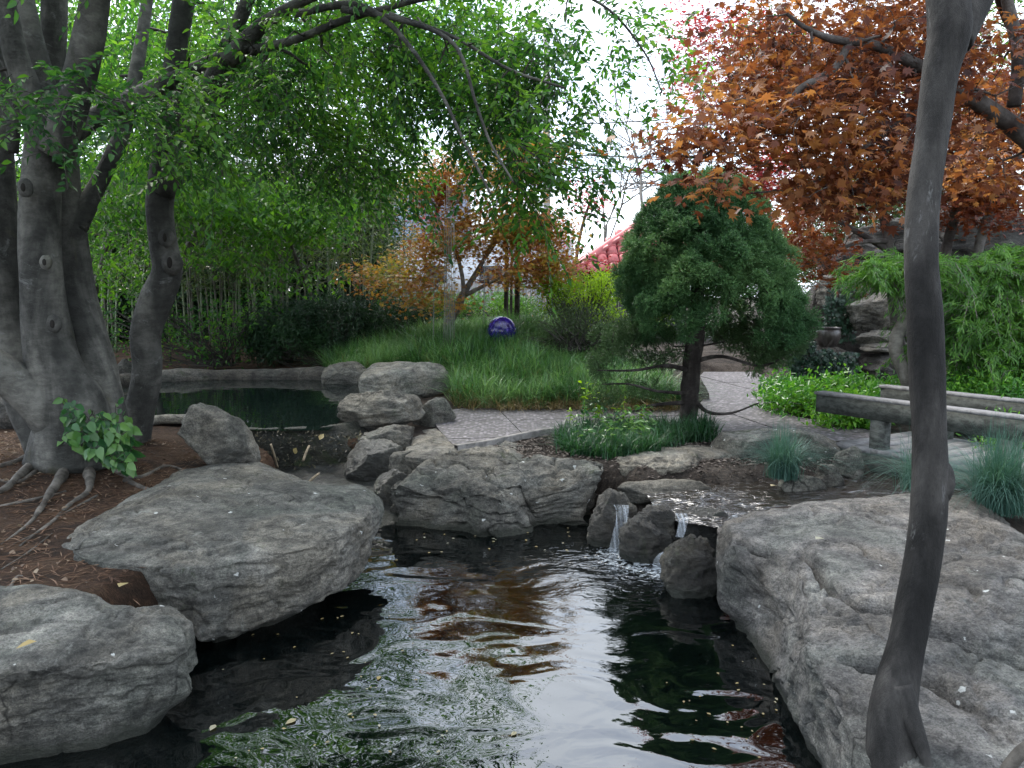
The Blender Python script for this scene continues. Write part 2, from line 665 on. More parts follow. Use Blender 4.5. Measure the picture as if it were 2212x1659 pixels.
POND = np.array([(-6, 1.2), (-2.6, 2.6), (-2.1, 3.7), (-1.9, 4.5), (-1.5, 5.4), (-1.45, 6.3), (-1.25, 7.2), (-.6, 7.2), (.6, 7.1), (1.0, 6.9),
                 (1.35, 6.2), (1.75, 5.6), (1.75, 5.0), (1.8, 4.4), (1.7, 3.6), (1.9, 2.9), (2.0, 1.2), (2.0, -3), (-6, -3)])
UPPER = np.vstack([gp([(320, 905), (420, 903), (545, 925), (700, 925), (735, 900), (800, 868), (820, 850), (800, 830), (760, 822), (500, 822), (330, 828), (230, 850)], .6)])
STREAM = np.array([(1.0, 6.6), (1.35, 6.85), (1.9, 6.75), (2.4, 6.9), (3.0, 7.0), (3.6, 7.2), (6.5, 8.2), (6.8, 7.4), (4.4, 6.1), (3.6, 5.9), (2.9, 5.75), (2.2, 5.65), (1.7, 5.5), (1.2, 5.9)])
CASC = np.array([(-2.75, 8.1), (-1.0, 8.3), (-.85, 7.8), (-.75, 7.2), (-.7, 6.6), (-1.2, 6.2), (-1.9, 6.3), (-2.25, 6.9), (-2.35, 7.5)])
PATH = np.vstack([gp([(925, 893), (1000, 881), (1200, 882), (1500, 884), (1530, 850), (1512, 812), (1520, 803), (1630, 803), (1690, 830), (1672, 870), (1720, 900), (1800, 912),
                      (1905, 935), (1950, 962), (1810, 953), (1700, 940), (1560, 930), (1460, 932), (1330, 930), (1200, 928), (1100, 943), (985, 966), (950, 930)], .5)])
BED = gp([(1000, 970), (1100, 948), (1200, 933), (1330, 932), (1560, 934), (1800, 960), (1900, 1000), (1850, 1050), (1600, 1070), (1320, 1010), (1100, 985)], .5)


def shrunk(p, k=.9):
    p = np.array([G(*q)[:2] for q in p]); c = p.mean(0)
    return c + (p - c) * k


RB1 = shrunk([(190, 1187, .55), (290, 1092, .58), (395, 1032, .6), (480, 1017, .6), (560, 1013, .6), (700, 1061, .55), (800, 1090, .5), (740, 1152, .51), (560, 1206, .5), (380, 1228, .5), (250, 1218, .52)])
RB2 = shrunk([(1575, 1130, .5), (1700, 1107, .58), (1850, 1094, .6), (1960, 1085, .62), (2080, 1092, .62), (2180, 1152, .6), (2270, 1232, .58), (2450, 1400, .55), (2600, 1650, .5), (2000, 1900, .35), (1800, 1520, .4), (1655, 1296, .46)], .97)
RB3 = shrunk([(-330, 1330, .5), (0, 1280, .52), (190, 1290, .5), (368, 1332, .45), (408, 1385, .38), (250, 1424, .42), (-350, 1480, .42)], .92)


def height(x, y):
    sh = x.shape
    x, y = x.ravel(), y.ravel()
    q = np.stack([x, y, np.zeros_like(x)], 1)
    h = np.full(x.shape, .47)
    h += .12 * sstep(-2.4, -4.4, x) * sstep(10, 8, y)
    h += .35 * sstep(12.5, 19, y)
    h += .25 * sstep(5, 8, x) * sstep(7, 10, y)
    # grass mound behind the path
    m = np.exp(-(((x + .15) / 2.9) ** 2 + ((y - 14.8) / 2.9) ** 2) ** 1.3)
    h += .62 * m
    far = sstep(24, 30, y)
    h = h * (1 - far) + .8 * far
    h += .035 * fbm(q, .9, 4, 3) + .012 * fbm(q, 5, 3, 9)
    # paved path
    d = polydist(x, y, PATH)
    k = sstep(.25, .02, d)
    h = h * (1 - k) + .455 * k
    d = polydist(x, y, BED)
    k = sstep(.15, 0, d)
    h = h * (1 - k) + (.465 + .01 * fbm(q, 6, 3, 5)) * k
    for poly, z, w in ((RB1, .36, .12), (RB2, .36, .12), (RB3, .3, .12), (UPPER, .15, .22), (CASC, .02, .12), (STREAM, .18, .25), (POND, -.7, .35)):
        d = polydist(x, y, poly)
        k = sstep(w * .4, -w, d)
        h = h * (1 - k) + np.minimum(h, z) * k
    return h.reshape(sh)


def zat(x, y):
    return float(height(np.array([float(x)]), np.array([float(y)]))[0])


def grid_axes():
    xs = np.concatenate([[-260, -120, -60, -30, -20], np.arange(-14, -6, .2), np.arange(-6, 6, .07), np.arange(6, 14, .2), [14, 20, 30, 60, 120, 260]])
    ys = np.concatenate([[-60, -20, -6], np.arange(-3, 1.5, .3), np.arange(1.5, 9, .07), np.arange(9, 18, .12), np.arange(18, 30, .4), [30, 36, 50, 90, 200, 500]])
    return xs, ys


xs, ys = grid_axes()
GX, GY = np.meshgrid(xs, ys)
GZ = height(GX, GY)
V = np.stack([GX.ravel(), GY.ravel(), GZ.ravel()], 1)
idx = np.arange(V.shape[0]).reshape(GX.shape)
F = np.stack([idx[:-1, :-1], idx[:-1, 1:], idx[1:, 1:], idx[1:, :-1]], 2).reshape(-1, 4)
m, nt, b, o_ = new_mat('needle_strewn_soil')
v = coords(nt)
n1 = noise(nt, v, 2.3, 8, .7, .5)
n2 = noise(nt, coords(nt, (1, 3.2, 1)), 40, 8, .8, .8)
red = ramp(nt, n1, [(.3, (.035, .024, .017)), (.5, (.075, .044, .028)), (.7, (.11, .07, .045))]).outputs[0]
brn = ramp(nt, n1, [(.3, (.03, .025, .021)), (.52, (.065, .054, .046)), (.72, (.11, .095, .082))]).outputs[0]
sx = nt.nodes.new("ShaderNodeSeparateXYZ"); nt.links.new(v, sx.inputs[0])
mr = nt.nodes.new("ShaderNodeMapRange"); mr.inputs[1].default_value = -1.0; mr.inputs[2].default_value = -1.8
nt.links.new(sx.outputs[0], mr.inputs[0])
col = mixc(nt, mr.outputs[0], brn, red)
col = mixc(nt, .8, col, ramp(nt, n2, [(.3, (.4, .4, .4)), (.5, (.9, .9, .9)), (.72, (1.9, 1.75, 1.6))]).outputs[0], 'MULTIPLY')
nt.links.new(col, b.inputs["Base Color"]); b.inputs["Roughness"].default_value = .95; b.inputs["Specular IOR Level"].default_value = .15
bump(nt, b, math_(nt, 'ADD', n2, n1), 1.0, .03)
M['soil'] = m
tag(obj('ground', V, F, M['soil']), kind='structure')

# ------------------------------------------------------------------ water
fall1 = G(1335, 1200, 0); fall2 = G(1420, 1235, 0); fall0 = G(860, 1112, 0)
M['pond'] = water_mat('dark_pond_water', (.001, .002, .002), 2.0, 1.9, .6, .024,
                      [(fall1[0], fall1[1], .36, 1.9), (fall2[0], fall2[1], .28, 1.3), (fall0[0], fall0[1], .22, .5)])
M['still'] = water_mat('still_dark_water', (.005, .009, .008), 1.40, 2.0, .12, .02, [(G(430, 862, .6)[0], G(430, 862, .6)[1], .35, .9)])
M['stream'] = water_mat('rippling_stream_water', (.02, .016, .012), 1.9, 4.0, .7, .035, [(2.2, 6.2, 6, .6)], .08, glint=.35)


def sheet(name, x0, x1, y0, y1, z, step, mat):
    X, Y = np.meshgrid(np.arange(x0, x1 + 1e-6, step), np.arange(y0, y1 + 1e-6, step))
    V = np.stack([X.ravel(), Y.ravel(), np.full(X.size, z)], 1)
    I = np.arange(X.size).reshape(X.shape)
    F = np.stack([I[:-1, :-1], I[:-1, 1:], I[1:, 1:], I[1:, :-1]], 2).reshape(-1, 4)
    return tag(obj(name, V, F, mat), kind='structure')


sheet('pond_water', -6.5, 2.4, -3, 7.5, 0.0, .3, M['pond'])


def poly_sheet(name, poly, z, mat, grow=0.0, kind='structure'):
    poly = np.asarray(poly)[:, :2]
    c = poly.mean(0)
    p = c + (poly - c) * (1 + grow)
    V = np.column_stack([p, np.full(len(p), z)])
    me = bpy.data.meshes.new(name)
    me.from_pydata([tuple(q) for q in V], [], [list(range(len(V)))])
    me.materials.append(mat)
    o = bpy.data.objects.new(name, me)
    COL.objects.link(o)
    return tag(o, kind=kind)


poly_sheet('upper_pond_water', UPPER, .6, M['still'], .06)


def strip_surface(name, left, right, mat, per=8, across=14, rough=.01, seed=1, kind='structure', sag=0):
    """surface lofted between two 3-D polylines"""
    A, _ = catmull(left, np.zeros(len(left)), per)
    B, _ = catmull(right, np.zeros(len(right)), per)
    t = np.linspace(0, 1, across)[None, :, None]
    V = A[:, None] * (1 - t) + B[:, None] * t
    n, k = V.shape[:2]
    V = V.reshape(-1, 3)
    V[:, 2] += rough * fbm(V, 6, 4, seed)
    I = np.arange(n * k).reshape(n, k)
    F = np.stack([I[:-1, :-1], I[:-1, 1:], I[1:, 1:], I[1:, :-1]], 2).reshape(-1, 4)
    return tag(obj(name, V, F, mat), kind=kind)


def a3(x, y, z): return np.array((x, y, z), float)


strip_surface('stream_water',
              [a3(6.8, 8.4, .40), a3(3.6, 7.25, .38), a3(2.9, 7.0, .37), a3(2.2, 6.85, .36), a3(1.6, 6.85, .35), a3(1.15, 6.75, .33)],
              [a3(6.9, 7.0, .40), a3(4.0, 5.8, .38), a3(3.0, 5.5, .37), a3(2.3, 5.35, .36), a3(1.72, 5.4, .32), a3(1.15, 5.85, .28)],
              M['stream'], 10, 30, .03, 4)

m, nt, b, o_ = new_mat('falling_water')
v = coords(nt, (60, 0, 1.8))
n1 = noise(nt, v, 1.0, 3, .5, .3, gain=1.3)
b.inputs["Base Color"].default_value = (.62, .68, .74, 1); b.inputs["Roughness"].default_value = .12
tr = nt.nodes.new("ShaderNodeBsdfTransparent")
mx = nt.nodes.new("ShaderNodeMixShader")
nt.links.new(ramp(nt, n1, [(.3, (.03,) * 3), (.8, (.42,) * 3)]).outputs[0], mx.inputs[0])
nt.links.new(tr.outputs[0], mx.inputs[1]); nt.links.new(b.outputs[0], mx.inputs[2]); nt.links.new(mx.outputs[0], o_.inputs["Surface"])
bump(nt, b, n1, .4, .01)
M['fall'] = m
f = G(1338, 1200, 0); t0 = P(1345, 1115, f[1] + .12)
strip_surface('waterfall', [t0 + (-.06, .1, .06), t0 + (-.05, .03, .045), t0 + (-.06, -.05, -.02), f + (-.08, -.05, .1), f + (-.09, -.07, -.02)],
              [t0 + (.06, .1, .06), t0 + (.05, .03, .045), t0 + (.03, -.05, -.02), f + (.0, -.05, .1), f + (-.01, -.07, -.02)], M['fall'], 8, 14, .012, 3)
f = G(1425, 1232, 0); t0 = P(1500, 1175, f[1] + .2)
strip_surface('waterfall', [t0 + (-.03, .1, .05), t0 + (-.06, .02, .02), f + (-.02, .02, .1), f + (-.06, -.02, -.02)],
              [t0 + (.08, .1, .05), t0 + (.03, .0, .0), f + (.1, 0, .1), f + (.07, -.06, -.02)], M['fall'], 8, 12, .012, 5)
f = G(1468, 1160, .25); t0 = P(1475, 1125, f[1] + .1)
strip_surface('waterfall', [t0 + (-.04, .1, .03), t0 + (-.03, .0, .0), f + (-.03, 0, .0)], [t0 + (.05, .1, .03), t0 + (.04, .0, .0), f + (.03, 0, .0)], M['fall'], 8, 10, .012, 6)

# wet cascade below the weir
M['wetbed'] = rock_mat('wet_cascade_bed', (.018, .019, .017), (.04, .041, .037), (.10, .10, .094), .3, .25, spot=False, rough=.3, wet=.2)
strip_surface('cascade_water',
              [G(545, 1008, .2), G(600, 1040, .17), G(690, 1066, .13), G(800, 1110, .06), G(820, 1150, -.03)],
              [G(740, 1000, .22), G(790, 1015, .2), G(840, 1030, .16), G(890, 1085, .08), G(935, 1118, -.03)],
              M['wetbed'], 12, 40, .05, 12)

# ------------------------------------------------------------------ rocks
def star_ring(poly, c, th):
    """poly (m,3) around c -> for each angle radius and z"""
    p = np.asarray(poly, float)
    n = len(p)
    R = np.zeros(len(th)); Z = np.zeros(len(th))
    dx, dy = np.cos(th), np.sin(th)
    for i in range(n):
        a, b = p[i], p[(i + 1) % n]
        ax, ay = a[0] - c[0], a[1] - c[1]
        ex, ey = b[0] - a[0], b[1] - a[1]
        den = dx * ey - dy * ex
        with np.errstate(divide='ignore', invalid='ignore'):
            r = (ax * ey - ay * ex) / den
            s = (ax * dy - ay * dx) / den
        ok = (np.abs(den) > 1e-9) & (s >= -1e-6) & (s <= 1 + 1e-6) & (r > R)
        R = np.where(ok, r, R)
        Z = np.where(ok, a[2] + s * (b[2] - a[2]), Z)
    return R, Z


def ring_rock(name, label, shoulder, outline, ctr, mat, bottom=-.35, n=300, ntop=60, nside=34, amp=.03, seed=1, bulge=.02, smooth=3, post=None, shrink=.86, strata=.012, facets=6, facet_r=.35, under=.38, topcut=False, cat='rock', group=None):
    """a slab given by the edge of its top and its widest outline, both as (u, v, z)"""
    S = np.array([G(u, v, z) for u, v, z in shoulder])
    O = np.array([G(u, v, z) for u, v, z in outline])
    c = G(*ctr)
    th = np.linspace(-math.pi, math.pi, n, endpoint=False)
    rs, zs = star_ring(S, c, th)
    ro, zo = star_ring(O, c, th)
    rn = np.maximum(ro, rs * 1.012)
    d0 = np.hypot(c[0] + ro * np.cos(th) - CAM[0], c[1] + ro * np.sin(th) - CAM[1])
    d1 = np.hypot(c[0] + rn * np.cos(th) - CAM[0], c[1] + rn * np.sin(th) - CAM[1])
    zo = np.where(rn > ro, np.minimum(CAM[2] - (CAM[2] - zo) * d1 / d0, zs - .03), zo)
    ro = rn
    prof = []
    for k in range(ntop):
        t = (k + .001) / (ntop - 1)
        z = zs * t ** 1.2 + (zs.mean() + bulge) * (1 - t ** 1.2)
        prof.append((rs * t, z))
    for k in range(1, nside + 1):
        t = k / nside
        prof.append((rs + (ro - rs) * math.sin(t * math.pi / 2) ** .9, zs + (zo - zs) * t))
    for k in range(1, nside // 2 + 1):
        t = k / (nside // 2)
        prof.append((ro * (1 - (1 - shrink) * t ** under), zo + (bottom - zo) * t))
    Rr = np.array([p[0] for p in prof]); Zz = np.array([p[1] for p in prof])
    for _ in range(smooth):
        for A in (Rr, Zz):
            B = A.copy()
            B[1:-1] = .25 * A[:-2] + .5 * A[1:-1] + .25 * A[2:]
            A[:] = .5 * B + .25 * np.roll(B, 1, 1) + .25 * np.roll(B, -1, 1)
    V = np.stack([c[0] + Rr * np.cos(th), c[1] + Rr * np.sin(th), Zz], 2)
    m_, n_ = V.shape[:2]
    du = np.roll(V, -1, 1) - np.roll(V, 1, 1)
    dv = np.gradient(V, axis=0)
    nr = unit(np.cross(dv, du))
    flat = V.reshape(-1, 3); nr = nr.reshape(-1, 3)
    rg = np.random.default_rng(seed)
    for _ in range(facets):
        k_ = rg.integers(n)
        on_side = rg.random() < .45 or not topcut
        e_ = np.array((c[0] + (ro if on_side else rs)[k_] * math.cos(th[k_]), c[1] + (ro if on_side else rs)[k_] * math.sin(th[k_]), (zo if on_side else zs)[k_]))
        a_ = th[k_] + rg.normal() * .45
        el = rg.uniform(.05, .6) if on_side else rg.uniform(.5, 1.25)
        pn = np.array((math.cos(a_) * math.cos(el), math.sin(a_) * math.cos(el), math.sin(el)))
        s_ = (flat - e_) @ pn + (rg.uniform(.01, .05) if topcut else rg.uniform(.0, .03))
        w_ = np.exp(-(np.linalg.norm(flat - e_, axis=1) / facet_r) ** 4)
        flat = flat - (np.where(s_ > 0, s_, 0) * w_ * .95)[:, None] * pn
    nr[nr[:, 2] < -.95] *= 0
    nr[:n_ * 2] = (0, 0, 1)
    q = flat.copy(); q[:, 2] *= 2.2
    d = amp * fbm(q, 1.6, 4, seed, .5) + amp * .38 * fbm(q, 7, 4, seed + 5, .55)
    rid = 1 - np.abs(fbm(q, 3.3, 4, seed + 9))
    d -= amp * .55 * sstep(.88, 1.0, rid)
    d += amp * .22 * fbm(flat, 24, 3, seed + 31, .6)
    side = 1 - np.abs(nr[:, 2])
    lay = fbm(np.column_stack([flat[:, 0] * .6, flat[:, 1] * .6, flat[:, 2] * 9 + fbm(flat, 1.5, 2, seed) * 1.2]), 1, 3, seed + 3)
    d += strata * side * lay
    flat = flat + nr * d[:, None]
    if post: flat = post(flat, nr)
    V = flat.reshape(m_, n_, 3)
    I = np.arange(m_ * n_).reshape(m_, n_)
    a, b_ = I[:-1], I[1:]
    F = np.stack([a, b_, np.roll(b_, -1, 1), np.roll(a, -1, 1)], 2).reshape(-1, 4)
    Vv = np.vstack([flat, V[-1].mean(0)])
    cap = np.array([(I[-1][j], len(flat), I[-1][(j + 1) % n_]) for j in range(n_)])
    o = obj(name, Vv, [F, cap], mat, base=(c[0], c[1], bottom))
    return tag(o, label, cat, group)


def groove(lines, depth=.05, width=.02, drop=0.0):
    L = [np.array([G(u, v, z)[:2] for u, v, z in l]) for l in lines]

    def f(V, nr):
        for l in L:
            wob = .022 * fbm(V, 7, 3, 77)
            X, Y = V[:, 0] + wob, V[:, 1] + wob * 1.3
            d = polydist(X, Y, l, False)
            up_ = nr[:, 2] > .2
            k = np.exp(-(d / width) ** 2) * up_
            V = V.copy()
            V[:, 2] -= depth * k
            if drop:
                o_ = np.argsort(l[:, 0])
                near = (Y < np.interp(X, l[o_, 0], l[o_, 1])) & (X > l[:, 0].min()) & (X < l[:, 0].max())
                V[:, 2] -= drop * np.exp(-d / .3) * up_ * near
        return V
    return f


ring_rock('slab_rock', 'broad flat grey slab rock overhanging the pond below the many-trunked tree',
          [(150, 1187, .55), (200, 1142, .57), (290, 1092, .58), (335, 1069, .59), (395, 1032, .6), (480, 1017, .6), (560, 1013, .6), (610, 1036, .58), (700, 1061, .55), (772, 1057, .54), (808, 1074, .5),
           (798, 1112, .5), (740, 1152, .51), (650, 1188, .5), (560, 1206, .5), (470, 1220, .48), (380, 1228, .5), (310, 1220, .5), (250, 1218, .52), (190, 1207, .53)],
          [(120, 1190, .44), (180, 1136, .45), (280, 1085, .45), (330, 1060, .45), (390, 1024, .45), (480, 1008, .45), (565, 1006, .45), (620, 1030, .45), (705, 1055, .42), (785, 1054, .42), (828, 1080, .38),
           (832, 1108, .34), (815, 1152, .27), (762, 1210, .2), (720, 1252, .14), (650, 1308, .1), (560, 1358, .08), (500, 1380, .06), (432, 1394, .08), (400, 1346, .16), (350, 1302, .24), (310, 1264, .3), (262, 1238, .4), (185, 1214, .45)],
          (500, 1150, .55), M['rock'], n=420, ntop=90, nside=40, amp=.035, seed=3, facets=0, shrink=.42, under=.24, post=groove([[(470, 1158, .55), (530, 1153, .55)]], .05, .03))
ring_rock('slab_rock', 'rounded grey rock in the near corner below the needle strewn bank',
          [(-330, 1330, .5), (-150, 1292, .5), (0, 1280, .52), (100, 1278, .52), (190, 1286, .5), (228, 1322, .48), (300, 1332, .46), (368, 1328, .45), (398, 1352, .42), (408, 1385, .38), (380, 1402, .4), (250, 1424, .42), (100, 1446, .42), (-100, 1470, .42), (-350, 1480, .42)],
          [(-360, 1330, .4), (-150, 1284, .4), (0, 1272, .42), (100, 1270, .42), (200, 1280, .4), (240, 1316, .38), (300, 1322, .36), (378, 1318, .36), (420, 1350, .33), (432, 1442, .17), (400, 1476, .13), (330, 1520, .09), (200, 1546, .09), (100, 1558, .09), (0, 1578, .09), (-200, 1640, .09), (-400, 1640, .1)],
          (120, 1370, .48), M['rock'], n=360, ntop=70, nside=36, amp=.035, seed=8, facets=0, shrink=.6, under=.28)
ring_rock('slab_rock', 'huge sloping pale grey rock with long cracks beside the leaning sapling',
          [(1575, 1130, .5), (1640, 1114, .55), (1700, 1107, .58), (1850, 1094, .6), (1960, 1085, .62), (2080, 1092, .62), (2180, 1152, .6), (2270, 1232, .58), (2450, 1400, .55), (2600, 1650, .5), (2500, 1900, .42), (2000, 1900, .35), (1900, 1680, .36), (1800, 1520, .40), (1725, 1390, .43), (1655, 1296, .46), (1592, 1222, .46)],
          [(1546, 1150, .38), (1620, 1104, .4), (1700, 1096, .42), (1850, 1084, .45), (1960, 1074, .46), (2090, 1080, .46), (2200, 1140, .45), (2300, 1232, .45), (2500, 1400, .4), (2680, 1650, .35), (2560, 1990, .2), (1900, 2000, .05), (1800, 1800, .05), (1795, 1652, .05), (1760, 1605, .05), (1700, 1535, .06), (1680, 1480, .07), (1650, 1405, .08), (1610, 1368, .09), (1549, 1300, .11), (1542, 1220, .24)],
          (1950, 1300, .56), M['rock_right'], n=520, ntop=130, nside=44, amp=.05, seed=21, facets=14, facet_r=.5, shrink=.8, bulge=.03,
          post=groove([[(1735, 1185, .56), (1770, 1215, .56), (1800, 1250, .56), (1850, 1275, .56), (1930, 1292, .56), (2000, 1330, .56), (2120, 1362, .56), (2212, 1392, .56)], [(1600, 1165, .5), (1660, 1185, .5)], [(1830, 1395, .5), (1960, 1420, .5), (2100, 1480, .5)]], .11, .024, .045))
ring_rock('slab_rock', 'wide craggy grey rock at the far pond edge in front of the path',
          [(822, 1032, .44), (868, 1004, .48), (990, 968, .53), (1090, 957, .57), (1180, 976, .57), (1240, 990, .55), (1312, 996, .54), (1310, 1014, .5), (1250, 1028, .47), (1180, 1034, .44), (1140, 1066, .36), (1090, 1072, .36), (1020, 1060, .39), (950, 1050, .41), (900, 1044, .41), (850, 1040, .42)],
          [(814, 1030, .38), (860, 998, .42), (985, 960, .46), (1090, 950, .48), (1180, 968, .48), (1240, 984, .46), (1328, 992, .44), (1330, 1020, .35), (1260, 1058, .24), (1180, 1078, .16), (1140, 1095, .1), (1090, 1100, .08), (1000, 1092, .1), (940, 1085, .13), (890, 1062, .26), (840, 1042, .36)],
          (1070, 1015, .52), M['rock'], n=420, ntop=70, nside=46, amp=.07, facets=34, facet_r=.42, topcut=True, seed=33, shrink=.9, strata=.02, bulge=.03)
ring_rock('ledge', 'low grey concrete ledge along the waterline under the craggy rock',
          [(880, 1080, .08), (960, 1060, .08), (1100, 1062, .08), (1260, 1062, .08), (1340, 1065, .08), (1340, 1085, .06), (1260, 1098, .06), (1100, 1108, .06), (960, 1098, .06)],
          [(876, 1082, .0), (960, 1050, .0), (1100, 1050, .0), (1260, 1050, .0), (1350, 1060, .0), (1346, 1092, .0), (1260, 1106, .0), (1100, 1118, .0), (955, 1108, .0)],
          (1110, 1080, .08), M['rock_dark'], n=160, ntop=14, nside=12, amp=.012, seed=5, cat='ledge')


def sphere_grid(nu, nv):
    th = np.linspace(0, 2 * math.pi, nu, endpoint=False)
    ph = np.linspace(0.02, math.pi - .02, nv)
    T, Pp = np.meshgrid(th, ph)
    V = np.stack([np.sin(Pp) * np.cos(T), np.sin(Pp) * np.sin(T), np.cos(Pp)], 2)
    I = np.arange(nu * nv).reshape(nv, nu)
    a, b = I[:-1], I[1:]
    F = np.stack([a, b, np.roll(b, -1, 1), np.roll(a, -1, 1)], 2).reshape(-1, 4)
    caps = np.array([list(I[0][::1])]), np.array([list(I[-1][::-1])])
    return V.reshape(-1, 3), [F, caps[0], caps[1]]


def boulder(name, label, u0, u1, vt, vb, zb, mat, seed=1, depth=.8, flat=.55, cuts=9, amp=.06, sink=.12, res=(90, 60), tilt=0, cat='rock', group=None, strata=.03, y=None, parent=None, box=3.2):
    rng = np.random.default_rng(seed)
    c = G((u0 + u1) / 2, vb, zb)
    if y is not None:
        c = P((u0 + u1) / 2, vb, y)
    dist = c[1]
    w = (u1 - u0) / FPX * dist * 1.0
    dp = w * depth
    cy = c[1] + dp * .42
    top = P((u0 + u1) / 2, vt, c[1] + dp * .3)[2]
    hgt = max(top - c[2], .03)
    V, F = sphere_grid(*res)
    e = box
    nrm = (np.abs(V[:, 0]) ** e + np.abs(V[:, 1]) ** e + np.abs(V[:, 2]) ** e) ** (1 / e)
    V = V / nrm[:, None]
    for k in range(cuts + 6):
        n = unit(rng.normal(size=3) * (1, 1, .8))
        n[2] = abs(n[2]) * (1 if rng.random() < .8 else -1)
        d = rng.uniform(.62, .92)
        s = V @ n - d
        V = np.where(s[:, None] > 0, V - s[:, None] * n * .9, V)
    lo, hi = V.min(0), V.max(0)
    V = (V - (lo + hi) / 2) / (hi - lo) * 2
    H = hgt + sink
    W = V * np.array((w / 2, dp / 2, H / 2))
    dsp = amp * min(w, dp, H * 2) * (fbm(W, 3.2 / max(w, .2), 5, seed, .58) + .5 * fbm(W, 8 / max(w, .2), 4, seed + 7, .6) + .3 * fbm(W, 22 / max(w, .3), 3, seed + 2))
    nn = unit(V)
    lay = fbm(np.column_stack([W[:, 0] * 2, W[:, 1] * 2, W[:, 2] * 14 / max(H, .2) * .5]), 1, 3, seed + 4)
    dsp += strata * min(w, H * 2) * lay * (1 - np.abs(nn[:, 2]))
    W = W + nn * dsp[:, None]
    if tilt:
        W[:, 2] += W[:, 0] * tilt
    W += np.array((c[0], cy, c[2] - sink + H / 2))
    o = obj(name, W, F, mat, parent, base=(c[0], cy, c[2]))
    return tag(o, label, cat, group) if label else o


B = boulder
B('rock', 'humped pale rock standing between the slab rock and the weir', 372, 538, 884, 1012, .5, M['rock_warm'], 11, .85, amp=.07, tilt=-.28, box=2.6)
B('rock', 'small smooth round stone at the lip of the weir', 512, 560, 924, 990, .25, M['rock_warm'], 12, 1.0, amp=.02, cuts=2, box=2)
B('rock', 'big blocky flat topped rock between the grass mound and upper pond', 772, 978, 786, 858, .55, M['rock_warm'], 13, .9, cuts=5, amp=.05, box=6, strata=.05)
B('rock', 'layered craggy rock with its point over the upper pond', 708, 905, 846, 932, .5, M['rock_warm'], 14, .75, amp=.09, strata=.1, tilt=.1)
B('rock', 'small blocky rock at the end of the pebbled path', 885, 985, 860, 914, .5, M['rock_warm'], 15, .75, amp=.07, cuts=6, box=4)
B('rock', 'pointed grey rock jutting above the mossy weir', 766, 890, 918, 966, .42, M['rock_warm'], 16, .8, amp=.08, strata=.06)
ring_rock('rock', 'flat pale stepping slab beside the end of the path',
          [(872, 985, .47), (866, 972, .48), (885, 955, .5), (905, 938, .5), (960, 930, .5), (985, 945, .5), (1006, 968, .49), (985, 985, .48), (930, 992, .47)],
          [(866, 990, .4), (860, 972, .4), (880, 950, .4), (900, 932, .4), (965, 924, .4), (992, 942, .4), (1012, 968, .4), (990, 992, .38), (930, 1002, .38)],
          (935, 962, .49), M['rock_warm'], bottom=.1, n=160, ntop=24, nside=14, amp=.018, seed=17, bulge=.005, shrink=.85)
B('rock', 'low grey rock wedged under the stepping slab', 838, 905, 975, 1020, .3, M['rock'], 18, .9, amp=.06)
ring_rock('rock', 'smooth pale tabular rock between craggy rock and blue grass',
          [(1330, 986, .5), (1400, 973, .53), (1500, 972, .54), (1580, 984, .52), (1596, 996, .47), (1540, 1004, .47), (1480, 1008, .47), (1420, 1010, .46), (1345, 1004, .46)],
          [(1320, 990, .42), (1400, 968, .44), (1500, 966, .44), (1600, 980, .42), (1612, 1004, .38), (1560, 1026, .35), (1480, 1034, .32), (1400, 1040, .3), (1346, 1026, .34)],
          (1460, 992, .5), M['rock_warm'], bottom=.1, n=220, ntop=36, nside=24, amp=.03, seed=19, bulge=.05, shrink=.8)
B('rock', 'dark wet rock under the pointed rock beside the weir', 735, 870, 955, 1050, .1, M['weir_rock'], 61, .8, amp=.1, cuts=8)
B('rock', 'dark lump of wet stone in the corner of the cascade', 800, 905, 1015, 1100, .05, M['weir_rock'], 62, .8, amp=.12, cuts=8)
B('rock', 'mossy low ledge rock at the edge of the stream', 1335, 1565, 1034, 1082, .25, M['rock'], 20, .5, amp=.05, cuts=6, box=3.5)
B('rock', 'brown two humped rock at the corner of the cascade', 1268, 1385, 1064, 1180, 0, M['rock_dark'], 23, .8, amp=.14, strata=.06, cuts=6)
B('rock', 'rounded wet brown rock splitting the cascade', 1340, 1462, 1112, 1215, 0, M['rock_dark'], 24, .95, amp=.14, strata=.06, cuts=5, box=2.4)
B('rock', 'dark wet rock at the top of the cascade', 1390, 1480, 1095, 1150, .2, M['rock_dark'], 25, .8, amp=.14, strata=.06, cuts=6)
B('rock', 'black wet rock behind the cascade under the stream lip', 1455, 1600, 1098, 1210, .0, M['weir_rock'], 63, .7, amp=.1, cuts=7, y=5.75)
B('rock', 'dark undercut rock pressed against the huge sloping rock', 1432, 1570, 1160, 1290, 0, M['rock_dark'], 26, .8, amp=.14, strata=.06, cuts=8, tilt=.15)
B('rock', 'flat thin rock with a ragged edge below the blue grass', 1690, 1800, 1028, 1062, .36, M['rock_warm'], 27, .6, amp=.1, cuts=8)
B('rock', 'split angular rock beside the flat ragged rock', 1765, 1830, 1005, 1052, .36, M['rock_warm'], 28, .7, amp=.12, cuts=10)
B('rock', 'rounded grey rock under the end of the bridge', 1800, 1875, 962, 1036, .36, M['rock_warm'], 29, .8, amp=.08, cuts=7)
B('rock', 'long grey green rock behind the blue grass clump', 1555, 1840, 925, 985, .5, M['rock'], 30, .45, amp=.05, cuts=7, tilt=.02)
B('rock', 'small leaning rock behind the spruce trunk', 1470, 1535, 818, 862, .5, M['rock_warm'], 31, .8, amp=.08)
B('rock', 'rough rock on the far bank below the hedge', 690, 800, 782, 830, .6, M['rock'], 32, .6, amp=.08)
